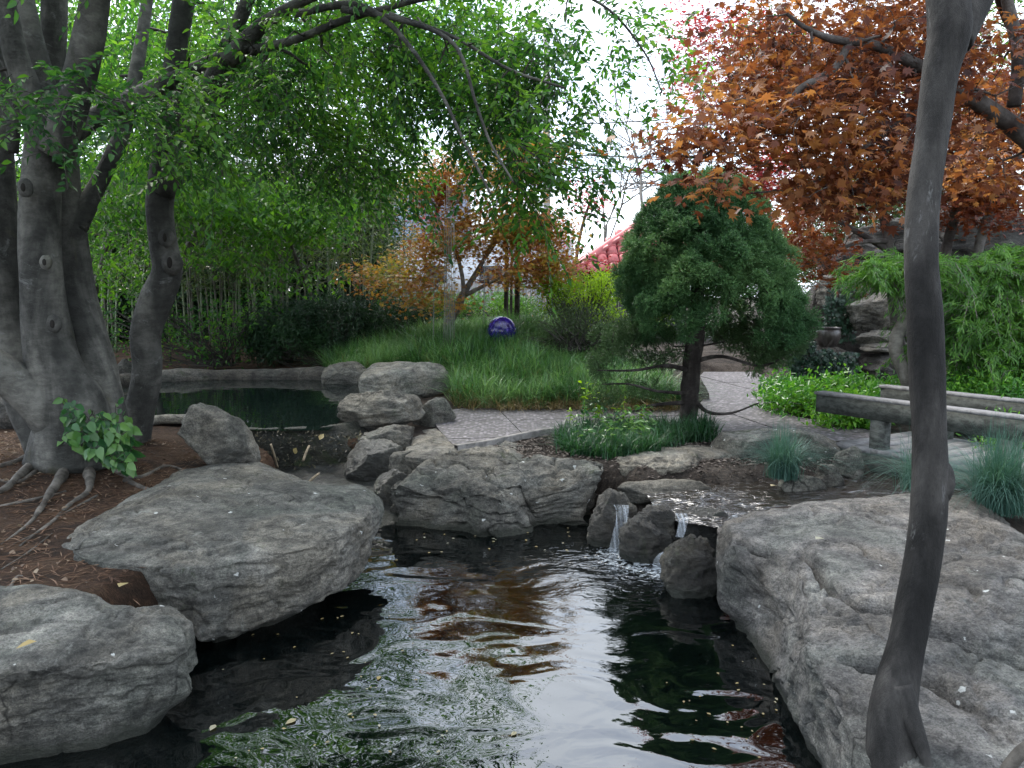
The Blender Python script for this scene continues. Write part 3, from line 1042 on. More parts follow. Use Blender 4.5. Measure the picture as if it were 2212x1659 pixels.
B('rock', 'dim flat rock lying beyond the tree trunks', -60, 76, 845, 910, .6, M['rock_wall'], 34, .7, amp=.06, y=8.2)
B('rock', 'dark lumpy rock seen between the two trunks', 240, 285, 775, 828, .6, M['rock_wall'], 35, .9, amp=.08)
B('rock', 'low rock at the back of the upper pond next to the grass', 790, 870, 770, 815, .62, M['rock'], 36, .6, amp=.08)

# rim of the upper pond
rim = [G(200, 838, .6), G(330, 826, .6), G(500, 820, .6), G(640, 819, .6), G(720, 821, .6)]
V, F = tube([r + (0, .12, .02) for r in rim], [.16, .15, .14, .15, .16], 14, 10, .25, 2.0, 3)
tag(obj('rim_stone', V, F, M['rock_wall'], base=rim[0]), 'long low stone rim along the back of the upper pond', 'stone edging')
# near lip left of the humped boulder
V, F = tube([G(318, 910, .6), G(350, 906, .6), G(395, 905, .6), G(430, 907, .6)], [.06, .06, .06, .06], 10, 8, .2, 3, 4)
tag(obj('rim_stone', V, F, M['rock_warm'], base=G(318, 910, .6)), 'short stone kerb closing the upper pond beside the tree', 'stone edging')

# weir wall
M['weir'] = rock_mat('mossy_weir_stone', (.02, .022, .018), (.045, .046, .038), (.11, .105, .09), .25, .6, spot=False, rough=.7, wet=0)
wt = thing('weir', 'low dark mossy weir with a trickle between humped and layered rocks', 'weir', G(640, 1000, .2))
top = [G(528, 928, .6), G(600, 927, .6), G(680, 924, .6), G(750, 915, .6), G(790, 905, .6)]
bot = [G(520, 1012, .16), G(600, 1018, .16), G(680, 1012, .18), G(760, 1005, .2), G(800, 1000, .22)]
A, _ = catmull(top, np.zeros(5), 14); Bb, _ = catmull(bot, np.zeros(5), 14)
t = np.linspace(0, 1, 36)[None, :, None]
W = A[:, None] * (1 - t) + Bb[:, None] * t
back = np.stack([A + (0, .12, 0), A + (0, .35, -.02)], 1)[:, ::-1]
W = np.concatenate([back, W], 1)
W += np.stack([0 * W[..., 0], -.05 * fbm(W.reshape(-1, 3), 5, 5, 3).reshape(W.shape[:2]) - .02, .01 * fbm(W.reshape(-1, 3), 9, 3, 9).reshape(W.shape[:2])], 2)
n, k = W.shape[:2]
I = np.arange(n * k).reshape(n, k)
F = np.stack([I[:-1, :-1], I[1:, :-1], I[1:, 1:], I[:-1, 1:]], 2).reshape(-1, 4)
obj('wall', W.reshape(-1, 3), F, M['weir'], wt)
# ------------------------------------------------------------------ pebbled path
m, nt, b, o_ = new_mat('exposed_pebble_concrete')
v = coords(nt)
vo = voro(nt, v, 24)
se = nt.nodes.new("ShaderNodeSeparateColor"); nt.links.new(vo.outputs["Color"], se.inputs[0])
c = ramp(nt, se.outputs[0], [(0, (.022, .019, .021)), (.35, (.055, .048, .054)), (.65, (.10, .089, .099)), (1, (.24, .22, .235))]).outputs[0]
c = mixc(nt, ramp(nt, vo.outputs["Distance"], [(.35, (0, 0, 0)), (.7, (1, 1, 1))]).outputs[0], c, (.06, .055, .053))
c = mixc(nt, .5, c, ramp(nt, noise(nt, v, 1.2, 6, .65), [(.3, (.6, .6, .6)), (.7, (1.2, 1.2, 1.2))]).outputs[0], 'MULTIPLY')
nt.links.new(c, b.inputs["Base Color"]); b.inputs["Roughness"].default_value = .7
bump(nt, b, math_(nt, 'SUBTRACT', 1.0, vo.outputs["Distance"]), .8, .012)
M['pebble'] = m
M['joint'] = simple('dark_joint_sand', (.06, .055, .05), .9, 20, .3, .004)
M['kerb'] = simple('concrete_kerb', (.17, .16, .15), .85, 9, .35, .006)
path_o = poly_sheet('path', PATH, .475, M['joint'])
LOC[path_o.name] = np.zeros(3)


def clip_convex(sub, cl):
    out = [np.array(p) for p in sub]
    for i in range(len(cl)):
        a, b = np.array(cl[i]), np.array(cl[(i + 1) % len(cl)])
        nrm = np.array((-(b - a)[1], (b - a)[0]))
        inp, out = out, []
        if not inp: break
        for j in range(len(inp)):
            p, q = inp[j], inp[(j + 1) % len(inp)]
            dp_, dq = (p - a) @ nrm, (q - a) @ nrm
            if dp_ >= 0: out.append(p)
            if (dp_ >= 0) != (dq >= 0):
                out.append(p + (q - p) * dp_ / (dp_ - dq))
    return out


ths = .16
ca, sa = math.cos(ths), math.sin(ths)
Rp = np.array([(ca, -sa), (sa, ca)])
cw, chh = 1.45, 1.15
for i in range(-4, 8):
    for j in range(3, 15):
        g_ = .008
        cell = np.array([(i * cw + g_, j * chh + g_), ((i + 1) * cw - g_, j * chh + g_), ((i + 1) * cw - g_, (j + 1) * chh - g_), (i * cw + g_, (j + 1) * chh - g_)]) @ Rp.T
        poly = clip_convex(PATH, cell)
        if len(poly) < 3: continue
        area = .5 * abs(sum(poly[k][0] * poly[(k + 1) % len(poly)][1] - poly[(k + 1) % len(poly)][0] * poly[k][1] for k in range(len(poly))))
        if area < .03: continue
        z = .497 + RNG.uniform(-.004, .004)
        k = len(poly)
        top = np.array([(p[0], p[1], z) for p in poly])
        low = top - (0, 0, .04)
        me = bpy.data.meshes.new('paving_slab')
        me.from_pydata([tuple(p) for p in np.vstack([top, low])], [], [list(range(k))] + [[q, k + q, k + (q + 1) % k, (q + 1) % k] for q in range(k)])
        me.materials.append(M['pebble'])
        o = bpy.data.objects.new('paving_slab', me)
        COL.objects.link(o)
        o.parent = path_o
# kerb along the near edge of the path
kp = [G(985, 968, .5), G(1050, 958, .5), G(1110, 945, .5), G(1200, 930, .5), G(1330, 933, .5), G(1460, 935, .5), G(1560, 934, .5)]
C_, _ = catmull(kp, np.zeros(len(kp)), 6)
prof = np.array([(-.03, -.15), (-.03, .03), (.03, .03), (.03, -.15)])
Tn = unit(np.gradient(C_, axis=0)); S_ = np.stack([-Tn[:, 1], Tn[:, 0], 0 * Tn[:, 0]], 1)
W = C_[:, None] + S_[:, None] * prof[None, :, :1] + np.array((0, 0, 1.)) * prof[None, :, 1:]
I = np.arange(W.shape[0] * 4).reshape(-1, 4)
F = np.stack([I[:-1, :-1], I[1:, :-1], I[1:, 1:], I[:-1, 1:]], 2).reshape(-1, 4)
ko = obj('kerb', W.reshape(-1, 3), F, M['kerb'], smooth=False)
tag(ko, kind='structure')

# ------------------------------------------------------------------ leaf templates
def T_ovate(w=.42, fold=.12, droop=.1):
    v = np.array([(0, 0, 0), (-w * .5, .3, fold), (-w * .42, .62, fold * .7 - droop * .4), (0, 1, -droop), (w * .42, .62, fold * .7 - droop * .4), (w * .5, .3, fold), (0, .5, -droop * .3)])
    return v, [np.array([(0, 6, 2, 1), (6, 3, 2, 2)][:1]), np.array([(6, 3, 2), (6, 4, 3)]), np.array([(0, 5, 4, 6)])]


def T_diamond(w=.3, fold=.05):
    v = np.array([(0, 0, 0), (-w / 2, .45, fold), (0, 1, -.05), (w / 2, .45, fold)])
    return v, [np.array([(0, 3, 2), (0, 2, 1)])]


def T_maple(lobes=7, cut=.42, curl=.12, spread_=118):
    """palmate leaf with pointed lobes, stalk at the origin"""
    angs = np.radians(np.linspace(-spread_, spread_, lobes))
    pts = []
    c0 = np.array((0, .32, 0))
    for i, a in enumerate(angs):
        L = (.42 + .28 * math.cos(a * .72))
        pts.append(c0 + L * np.array((math.sin(a), math.cos(a), 0)) + (0, 0, -curl * (L ** 2) * 1.3))
        if i < lobes - 1:
            am = (a + angs[i + 1]) / 2
            pts.append(c0 + cut * L * np.array((math.sin(am), math.cos(am), 0)) + (0, 0, .035))
    v = np.array([c0] + pts + [(0, 0.02, 0)])
    n = len(v)
    f = [(0, i + 1, i) for i in range(1, n - 1)] + [(0, 1, n - 1)]
    return v, [np.array(f)]


OV, DI = T_ovate(), T_diamond()
MAPLE = T_maple(7, .46, .16)
STAR = T_maple(5, .34, .1, 105)
NARROW = T_diamond(.16, .03)
POINTY = T_maple(5, .5, .1, 80)


def rvec(n): return unit(RNG.normal(size=(n, 3)))


def leaf_frames(n, up=1.0, jitter=.5, axis=None):
    nrm = unit(np.array((0, 0, up)) + jitter * RNG.normal(size=(n, 3)))
    if axis is None:
        axis = RNG.normal(size=(n, 3)) * (1, 1, .35)
    return frames(axis, nrm)


def spray_set(base, dirs, length, m, leaf_len, droop=.25, flat=.35):
    """leaves set alternately along short twigs. returns leaf pos, R, scale and twig segments"""
    n = len(base)
    t = (np.arange(m) + .6) / m
    side = np.where(np.arange(m) % 2 == 0, 1., -1.)
    dirs = unit(dirs)
    h = unit(np.cross(dirs, np.array((0, 0, 1.)) + .35 * RNG.normal(size=(n, 3))))
    up = np.cross(h, dirs)
    L = np.broadcast_to(np.asarray(length, float), (n,))
    pos = base[:, None] + dirs[:, None] * (t[None, :, None] * L[:, None, None])
    pos[..., 2] -= droop * (t ** 2)[None] * L[:, None]
    ax = dirs[:, None] * .75 + h[:, None] * side[None, :, None] * (1.0 - .5 * t[None, :, None]) + RNG.normal(size=(n, m, 3)) * .22
    ax[..., 2] -= droop * .9
    nr = up[:, None] + RNG.normal(size=(n, m, 3)) * flat
    pos = pos + unit(ax) * .012
    sc = leaf_len * RNG.uniform(.65, 1.25, (n, m))
    R = frames(ax.reshape(-1, 3), nr.reshape(-1, 3))
    mid = base + dirs * (L[:, None] * .5); mid[:, 2] -= droop * .25 * L
    end = base + dirs * L[:, None]; end[:, 2] -= droop * L
    return pos.reshape(-1, 3), R, sc.ravel(), (base, mid, end)


def img_blob(u, v, ru, rv, y0, y1, n):
    """points filling an ellipsoid-like volume seen around (u,v) between distances y0 and y1"""
    q = rvec(n) * (RNG.random((n, 1)) ** .4)
    out = []
    for a, b, c in q:
        out.append(P(u + ru * a, v + rv * b, (y0 + y1) / 2 + (y1 - y0) / 2 * c))
    return np.array(out)


def grow(nodes, radii, targets, rmin=.004, rmul=.72, max_r=.03):
    """joins every target to the nearest point of a growing skeleton; returns branch segments"""
    nodes = [np.array(p) for p in nodes]
    radii = list(radii)
    N_ = np.array(nodes)
    d = np.linalg.norm(targets[:, None] - N_[None], axis=2).min(1)
    order = np.argsort(d)
    buf = np.zeros((len(nodes) + 3 * len(targets), 3)); buf[:len(nodes)] = N_
    cnt = len(nodes)
    A, Bq, ra, rb = [], [], [], []
    for i in order:
        t = targets[i]
        dd = np.linalg.norm(buf[:cnt] - t, axis=1)
        j = int(dd.argmin())
        p = buf[j].copy(); L = dd[j]
        r0 = min(max_r, max(rmin, radii[j] * rmul)); r1 = max(rmin * .7, r0 * .6)
        mid = (p + t) / 2 + RNG.normal(size=3) * L * .07 + np.array((0, 0, L * .06))
        A += [p, mid]; Bq += [mid, t]; ra += [r0, (r0 + r1) / 2]; rb += [(r0 + r1) / 2, r1]
        buf[cnt] = mid; buf[cnt + 1] = t; cnt += 2
        radii += [(r0 + r1) / 2, r1]
    return np.array(A), np.array(Bq), np.array(ra), np.array(rb), order


def show_rank(pos, size):
    """how large each leaf shows from the camera; out of frame counts zero"""
    d = pos - CAM
    y = d[:, 1] * CP - d[:, 2] * SP
    zz = d[:, 1] * SP + d[:, 2] * CP
    u = 1106 + FPX * d[:, 0] / np.maximum(y, .1); v = 829.5 - FPX * zz / np.maximum(y, .1)
    ok = (u > 5) & (u < 2207) & (v > 5) & (v < 1655) & (y > .3)
    return np.where(ok, size / np.maximum(y, .1), 0)


def foliage(parent, template, pos, R, sc, mat, singles=0, name='leaf'):
    """the leaves that show largest are parts of their own, the others one foliage part"""
    if singles:
        k = show_rank(pos, sc)
        order = np.argsort(-k)
        top, rest = order[:singles], order[singles:]
        me = mesh_np(name, template[0], template[1], mat)
        for i in top:
            inst(name, me, pos[i], R[i], sc[i], parent)
    else:
        rest = np.arange(len(pos))
    V, F = spread(template[0], template[1], pos[rest], R[rest], sc[rest])
    return tag(obj('foliage', V, F, mat, parent), kind='stuff')


M['leaf_green'] = leaf_mat('fresh_green_leaf', [(.012, .05, .014), (.024, .088, .018), (.045, .135, .02), (.085, .195, .026)], .47, tmul=2.15, tyellow=1.12)
M['leaf_green_far'] = leaf_mat('bright_green_leaf', [(.02, .07, .012), (.042, .125, .016), (.085, .20, .022)], .5, tmul=2.3, tyellow=1.12)
M['leaf_orange'] = leaf_mat('orange_maple_leaf', [(.05, .017, .014), (.12, .036, .022), (.20, .07, .032), (.27, .125, .055)], .46, tmul=2.0)
M['leaf_red'] = leaf_mat('crimson_maple_leaf', [(.19, .012, .022), (.34, .022, .036), (.33, .055, .036)], .4, tmul=1.6)
M['leaf_rust'] = leaf_mat('rust_maple_leaf', [(.12, .025, .014), (.18, .045, .018), (.22, .075, .025)], .4, tmul=1.6)
M['leaf_amber'] = leaf_mat('amber_green_maple_leaf', [(.22, .075, .03), (.31, .14, .038), (.28, .18, .04), (.15, .17, .035)], .48, tmul=2.0)
M['leaf_yew'] = leaf_mat('dark_yew_leaf', [(.008, .024, .012), (.013, .04, .017), (.025, .07, .02)], .15)
M['leaf_azalea'] = leaf_mat('yellow_green_leaf', [(.10, .22, .012), (.17, .31, .015), (.24, .38, .02)], .45, tmul=1.7, tyellow=1.1)
M['leaf_scrub'] = leaf_mat('dull_olive_leaf', [(.02, .04, .014), (.035, .065, .018), (.05, .085, .025)], .3)
M['leaf_bamboo'] = leaf_mat('pale_bamboo_leaf', [(.025, .06, .018), (.055, .10, .032), (.12, .155, .06)], .4)
M['leaf_lace'] = leaf_mat('lacy_green_leaf', [(.03, .10, .018), (.06, .165, .025), (.11, .24, .035)], .4, tmul=1.6)
M['leaf_cover'] = leaf_mat('glossy_ground_cover_leaf', [(.03, .12, .02), (.06, .19, .022), (.12, .27, .03)], .35, .3)
M['leaf_ivy'] = leaf_mat('dark_ivy_leaf', [(.008, .026, .016), (.015, .045, .025), (.03, .07, .04)], .15, .35)
M['leaf_vine'] = leaf_mat('broad_vine_leaf', [(.016, .06, .022), (.035, .11, .035), (.08, .17, .045), (.10, .20, .06)], .3, .28)
M['needle'] = leaf_mat('spruce_needle', [(.02, .068, .026), (.042, .118, .042), (.076, .175, .062), (.125, .235, .085)], .2, .5)
M['needle_low'] = leaf_mat('olive_spruce_needle', [(.03, .06, .022), (.045, .095, .034), (.075, .14, .048)], .15, .5)
M['grass'] = leaf_mat('grass_blade', [(.02, .062, .022), (.046, .128, .04), (.092, .20, .066), (.18, .30, .14)], .3, .3)
M['grass_blue'] = leaf_mat('blue_green_grass_blade', [(.03, .085, .07), (.05, .125, .10), (.085, .17, .14)], .3, .5, tmul=1.3)
M['grass_dry'] = leaf_mat('straw_blade', [(.16, .12, .06), (.24, .18, .09), (.30, .24, .13)], .3, .6, tmul=1.2)
M['grass_dark'] = leaf_mat('dark_lilyturf_blade', [(.012, .045, .02), (.02, .07, .028), (.035, .10, .035)], .3, .35)

# ------------------------------------------------------------------ many-trunked tree on the bank
base = G(165, 950, .62)
ty = base[1]
t1 = thing('multi_trunk_tree', 'many-trunked grey barked tree with green canopy on the bank', 'tree', base)


def px_tube(pts, k=14, per=7, rough=.05, seed=0, freq=5):
    """pts: (u, v, distance, half width in px)"""
    W = [P(u, v, y) for u, v, y, r in pts]
    R_ = [r / FPX * y for u, v, y, r in pts]
    return tube(W, R_, k, per, rough, freq, seed)


skel, skel_r = [], []
limb_scale = .86


def limb(name, pts, mat, parent, k=14, seed=0, rough=.05, keep=True):
    pts = [(u, v, y, r * limb_scale) for u, v, y, r in pts]
    V, F = px_tube(pts, k, 7, rough, seed)
    if keep:
        C_, r_ = catmull([P(u, v, y) for u, v, y, r in pts], [r / FPX * y for u, v, y, r in pts], 4)
        skel.extend(C_); skel_r.extend(r_)
    return obj(name, V, F, mat, parent)


bb = M['bark_beech']
trunk1 = limb('trunk', [(170, 990, 6.6, 120), (160, 900, 6.55, 92), (130, 830, 6.5, 72), (105, 740, 6.5, 58), (92, 620, 6.5, 50), (85, 480, 6.5, 46), (90, 380, 6.5, 46), (105, 300, 6.5, 54), (100, 220, 6.5, 44)], bb, t1, 22, 1, .06)
limb('trunk', [(225, 975, 6.75, 62), (215, 890, 6.8, 62), (195, 780, 6.85, 56), (165, 650, 6.9, 48), (145, 500, 6.9, 44), (130, 380, 6.9, 42), (125, 260, 6.9, 40)], bb, t1, 18, 2)
limb('trunk', [(110, 960, 6.9, 60), (60, 860, 7.0, 52), (15, 700, 7.1, 52), (0, 560, 7.1, 48), (-10, 400, 7.1, 44), (-20, 200, 7.1, 40), (-30, -120, 7.1, 34)], bb, t1, 18, 3)
limb('trunk', [(150, 950, 6.5, 60), (95, 880, 6.4, 55), (20, 815, 6.3, 46), (-80, 740, 6.1, 42), (-220, 560, 6.0, 38), (-420, 250, 5.9, 30), (-560, -200, 5.8, 20), (-600, -700, 5.6, 8)], bb, t1, 16, 4)
limb('limb', [(95, 330, 6.5, 34), (70, 220, 6.4, 32), (35, 120, 6.3, 28), (5, -20, 6.2, 24), (-40, -240, 6.0, 20)], bb, t1, 14, 5)
limb('limb', [(110, 300, 6.6, 30), (92, 170, 6.6, 27), (65, 60, 6.6, 24), (45, -60, 6.6, 22), (30, -300, 6.5, 18)], bb, t1, 14, 6)
limb('limb', [(115, 290, 6.8, 32), (112, 160, 6.9, 30), (118, 20, 6.9, 28), (122, -250, 6.9, 22)], bb, t1, 14, 7)
limb('limb', [(120, 330, 6.4, 40), (160, 210, 6.3, 38), (190, 90, 6.2, 36), (210, -30, 6.1, 33), (250, -330, 5.8, 24)], bb, t1, 14, 8)
limb('limb', [(110, 320, 6.6, 30), (180, 270, 6.9, 26), (290, 210, 7.2, 21), (400, 160, 7.5, 17), (500, 110, 7.8, 13)], bb, t1, 12, 9)
limb('limb', [(160, 490, 6.9, 30), (200, 420, 7.0, 22), (245, 330, 7.2, 19), (275, 250, 7.4, 17), (310, 60, 7.8, 14), (330, -120, 8, 11)], bb, t1, 12, 10)
limb('limb', [(25, 330, 6.9, 16), (30, 240, 6.9, 15), (5, 170, 6.9, 13), (-40, 60, 6.8, 11)], bb, t1, 10, 11)
for (u, v, y, r) in ((47, 404, 6.22, 15), (92, 566, 6.2, 12), (110, 700, 6.12, 15)):
    c = P(u, v, y)
    rr = r / FPX * y
    Vs_, Fs_ = sphere_grid(20, 14)
    Vk = Vs_ * (1 + .12 * fbm(Vs_, 2, 3, int(v)))[:, None] * (rr * 1.15, rr * .55, rr * 1.35) + c + (0, .045, 0)
    obj('knot', Vk, Fs_, bb, trunk1)
    obj('hollow', Vs_ * (rr * .38, rr * .16, rr * .6) + c + (0, .045 - rr * .5, 0), Fs_, M['hollow'], trunk1)
# roots
rt = M['root']
roots = [[(150, 960, .62, 30), (140, 1000, .62, 24), (110, 1040, .60, 18), (88, 1075, .585, 12), (60, 1110, .57, 7), (0, 1150, .57, 3)],
         [(120, 970, .62, 30), (60, 1000, .63, 20), (0, 1040, .63, 12), (-60, 1060, .62, 8)],
         [(190, 990, .62, 24), (190, 1030, .61, 12), (150, 1060, .6, 8), (95, 1110, .58, 5), (20, 1150, .57, 3)],
         [(250, 1000, .61, 16), (300, 1005, .61, 9), (360, 985, .6, 7), (420, 1000, .6, 4)],
         [(100, 960, .63, 20), (40, 985, .64, 13), (-20, 1000, .64, 10)],
         [(80, 1000, .63, 9), (40, 1020, .63, 8), (0, 1022, .63, 7), (-40, 1024, .63, 6)],
         [(270, 1010, .61, 12), (330, 1030, .6, 6), (345, 1042, .6, 5)],
         [(40, 1150, .57, 4), (120, 1090, .585, 5), (210, 1040, .6, 5)],
         [(20, 1255, .53, 5), (35, 1230, .535, 6), (48, 1225, .54, 4)],
         [(-30, 1080, .6, 6), (60, 1060, .6, 7), (140, 1035, .61, 6)],
         [(0, 1205, .55, 3), (60, 1165, .56, 4), (110, 1120, .58, 4)]]
for i, r_ in enumerate(roots):
    pts = []
    for (u, v, z, w) in r_:
        g = G(u, v, z); g[2] = zat(g[0], g[1]) + w / FPX * g[1] * .12
        pts.append(g)
    V, F = tube(pts, [w * .58 / FPX * g[1] for (u, v, z, w), g in zip(r_, pts)], 9, 7, .22, 8, i)
    obj('root', V, F, rt, t1)

# canopy of the tree
blobs = [  # u, v, ru, rv, y0, y1, n
    (650, 90, 300, 130, 6, 9.5, 205), (950, 110, 220, 110, 6, 9, 150), (1130, 150, 120, 90, 6, 8, 62),
    (720, 300, 180, 90, 6.5, 9, 84), (780, 370, 110, 50, 6.5, 8, 22), (1165, 370, 120, 60, 5.6, 6.6, 32), (1090, 320, 90, 50, 5.6, 6.6, 14),
    (1290, 60, 170, 70, 6, 8, 22), (1420, 150, 80, 70, 6.5, 7.5, 15), (1190, 220, 90, 40, 6, 7, 16),
    (300, 160, 180, 170, 7.5, 11, 160), (420, 240, 110, 110, 6.5, 8.5, 22), (120, 225, 190, 26, 5.2, 5.9, 22), (330, 235, 130, 40, 5.6, 6.4, 20), (420, 290, 100, 40, 5.8, 6.6, 14),
    (1040, 240, 130, 70, 6, 7.5, 26), (560, 220, 160, 110, 6, 9, 76), (60, 120, 160, 150, 8, 11, 50),
    # above the picture: shade and what the pond mirrors
    (200, -420, 600, 350, 4.0, 8.5, 330), (700, -330, 330, 250, 4.5, 8.0, 150), (900, -120, 200, 90, 5.5, 8, 40), (-300, 0, 300, 500, 4, 9, 150)]
limb('limb', [(490, 130, 7.0, 24), (560, 60, 6.9, 18), (640, 10, 6.6, 12), (740, -30, 6.3, 9)], bb, t1, 9, 14)
limb('limb', [(540, 110, 7.0, 12), (640, 85, 6.6, 10), (740, 45, 6.2, 9), (870, 8, 5.9, 7), (960, -10, 5.6, 5)], bb, t1, 8, 15)
limb('limb', [(640, 30, 6.5, 9), (760, 10, 6.0, 9), (850, 60, 5.9, 6.5), (940, 180, 5.8, 5), (1000, 300, 5.7, 4), (1060, 420, 5.6, 3)], bb, t1, 8, 16)
limb('limb', [(740, 20, 6.0, 9), (860, 42, 5.9, 6), (980, 95, 5.8, 5), (1030, 230, 5.7, 4), (1060, 310, 5.7, 3.5), (1110, 395, 5.6, 2.5)], bb, t1, 8, 17)
limb('limb', [(840, 30, 6.1, 6), (980, 80, 6.2, 5), (1100, 150, 6.2, 4), (1220, 190, 6.3, 3)], bb, t1, 8, 18)
limb('limb', [(900, -60, 6.2, 6), (1150, -40, 6.3, 5), (1300, 10, 6.4, 3.5), (1390, 110, 6.5, 2.5), (1430, 200, 6.6, 1.6)], bb, t1, 8, 19)
limb('limb', [(210, -30, 6.1, 26), (400, -260, 5.6, 14), (700, -420, 5.4, 10), (1000, -500, 5.3, 7)], bb, t1, 8, 20)

t2 = thing('leaning_trunk_tree', 'leaning forked tree with knot holes beside the many-trunked tree', 'tree', G(300, 945, .6))
y2 = G(300, 945, .6)[1]
trunk2 = limb('trunk', [(285, 965, y2, 42), (300, 900, y2, 38), (318, 800, y2, 35), (315, 720, y2, 36), (340, 640, y2, 40), (362, 585, y2, 36), (352, 520, y2, 33), (345, 450, y2, 32), (350, 400, y2, 33), (355, 360, y2, 32)], bb, t2, 18, 30, .05)
limb('limb', [(345, 420, y2, 27), (355, 320, y2, 27), (370, 200, y2, 26), (385, 80, y2, 26), (400, -20, y2, 26), (430, -300, y2, 20)], bb, t2, 14, 31)
limb('limb', [(352, 420, y2 - .05, 25), (400, 300, y2 - .1, 24), (450, 190, y2 - .2, 21), (500, 80, y2 - .3, 17), (540, -10, y2 - .4, 15), (600, -160, y2 - .5, 11)], bb, t2, 12, 32)
limb('limb', [(372, 400, y2 + .15, 20), (430, 290, y2 + .2, 21), (480, 190, y2 + .2, 18), (530, 110, y2 + .1, 16), (590, 40, y2, 12)], bb, t2, 12, 33)
for (u, v, r) in ((362, 514, 15), (374, 568, 20)):
    rr = r / FPX * y2
    c = P(u - 2, v, y2 - .125)
    Vs_, Fs_ = sphere_grid(20, 14)
    Vk = Vs_ * (1 + .14 * fbm(Vs_, 2, 3, v))[:, None] * (rr * 1.1, rr * .7, rr * 1.3) + c
    obj('knot', Vk, Fs_, bb, trunk2)
    obj('hollow', Vs_ * (rr * .3, rr * .2, rr * .6) + c + (.0, -rr * .62, 0), Fs_, M['hollow'], trunk2)

over = rvec(230) * RNG.random((230, 1)) ** .4 * (4.2, 2.6, 1.1) + (-1.6, -1.6, 5.0)  # unseen canopy added above and behind the camera to darken front faces
tg = np.vstack([img_blob(*b_) for b_ in blobs] + [over])
nodes, nr_ = np.array(skel), np.array(skel_r)
A, Bq, ra, rb, order = grow(nodes, nr_, tg, .0035, .6, .02)
V, F = sticks(A, Bq, ra, rb, 5)
tag(obj('twigs', V, F, M['twig'], t1), kind='stuff')
nd = np.linalg.norm(tg[:, None] - nodes[None], axis=2)
dirv = tg - nodes[nd.argmin(1)]
dirv = unit(dirv) + rvec(len(tg)) * .8
dirv[:, 2] = dirv[:, 2] * .4 - .15
bs = np.repeat(tg, 2, 0) + RNG.normal(size=(len(tg) * 2, 3)) * .16
dv = np.repeat(dirv, 2, 0) + rvec(len(bs)) * .7
pos, R_, sc, (a, mid, e) = spray_set(bs, dv, RNG.uniform(.35, .65, len(bs)), 17, .07, .3, .45)
V, F = sticks(np.vstack([a, mid]), np.vstack([mid, e]), .0028, .0014, 3)
tag(obj('twigs', V, F, M['twig'], t1), kind='stuff')
foliage(t1, OV, pos, R_, sc, M['leaf_green'], 300)
# vine at the foot of the tree
vine = thing('climbing_vine', 'leafy green vine hugging the foot of the many-trunked tree', 'plant', G(220, 1000, .62))
me = mesh_np('leaf', T_ovate(.62, .08, .2)[0], T_ovate(.62, .08, .2)[1], M['leaf_vine'])
vp = []
for i in range(620):
    a = RNG.random()
    u = 135 + 150 * RNG.random() ** .9; v = 880 + 140 * RNG.random()
    if v < 880 + (u - 130) * .35 - 20 or v > 950 + (u - 130) * .45 or RNG.random() > .35 + .9 * (.5 + .5 * math.sin(u * .09) * math.cos(v * .07)): continue
    vp.append(P(u, v, 6.12 + RNG.uniform(-.25, .2) + (v - 950) * -.001))
for _ in range(10):
    vp.append(P(150 + RNG.uniform(-15, 15), 865 + RNG.uniform(-10, 20), 6.1))
for _ in range(9):
    vp.append(P(262 + RNG.uniform(-14, 14), 870 + RNG.uniform(-15, 30), 6.5))
vp = np.array(vp)
ax = RNG.normal(size=vp.shape) * (.7, .5, .3) + (.25, -.4, -.75)
Rv = frames(ax, np.array((.1, -.85, .5)) + .4 * RNG.normal(size=vp.shape))
sv = RNG.uniform(.05, .125, len(vp))
for i in range(len(vp)):
    inst('leaf', me, vp[i], Rv[i], sv[i], vine)
stem = np.vstack([P(160, 900, 6.3), P(190, 940, 6.2), P(230, 980, 6.15), P(262, 1010, 6.1)])
A, Bq, ra, rb, _ = grow(stem, [.01] * 4, vp, .003, .7, .008)
V, F = sticks(A, Bq, ra, rb, 4)
tag(obj('stems', V, F, M['twig'], vine), kind='stuff')

# ------------------------------------------------------------------ sapling in front, right
sap = thing('sapling', 'slender leaning dark barked tree standing on the huge sloping rock', 'tree', P(1945, 1640, 2.65))
ys_ = 2.7
bs_ = M['bark_sapling']
V, F = px_tube([(1962, 1790, 2.6, 124), (1950, 1700, 2.6, 93), (1936, 1620, 2.62, 68), (1927, 1545, 2.64, 53), (1938, 1470, 2.66, 46), (1958, 1390, 2.68, 39), (1980, 1285, 2.7, 37), (1998, 1180, 2.7, 37), (2008, 1080, 2.7, 37), (2008, 960, 2.7, 36),
                (2002, 820, 2.7, 37), (1998, 680, 2.7, 35), (1990, 560, 2.7, 33), (1994, 440, 2.7, 33), (2012, 300, 2.7, 33), (2030, 160, 2.7, 35), (2050, 60, 2.7, 42), (2040, -60, 2.7, 38), (2020, -300, 2.7, 33), (2000, -700, 2.7, 28)], 30, 9, .05, 41, 7)
sap_trunk = obj('trunk', V, F, bs_, sap)
V, F = px_tube([(2060, 90, 2.72, 36), (2105, 10, 2.74, 30), (2150, -70, 2.78, 26), (2300, -300, 2.9, 20)], 16, 7, .05, 42)
obj('limb', V, F, bs_, sap)
V, F = sphere_grid(40, 28)
V = V * (1 + .16 * fbm(V, 2.2, 4, 43))[:, None] * np.array((.048, .05, .08)) + P(2030, 1040, 2.70)
obj('burl', V, F, bs_, sap_trunk)
for k, pts in enumerate([[(1945, 1480, 2.62, 26), (1968, 1550, 2.57, 20), (1990, 1610, 2.52, 15), (2012, 1680, 2.47, 9)],
                         ]):
    V, F = px_tube(pts, 12, 7, .12, 44 + k)
    obj('root', V, F, bs_, sap)
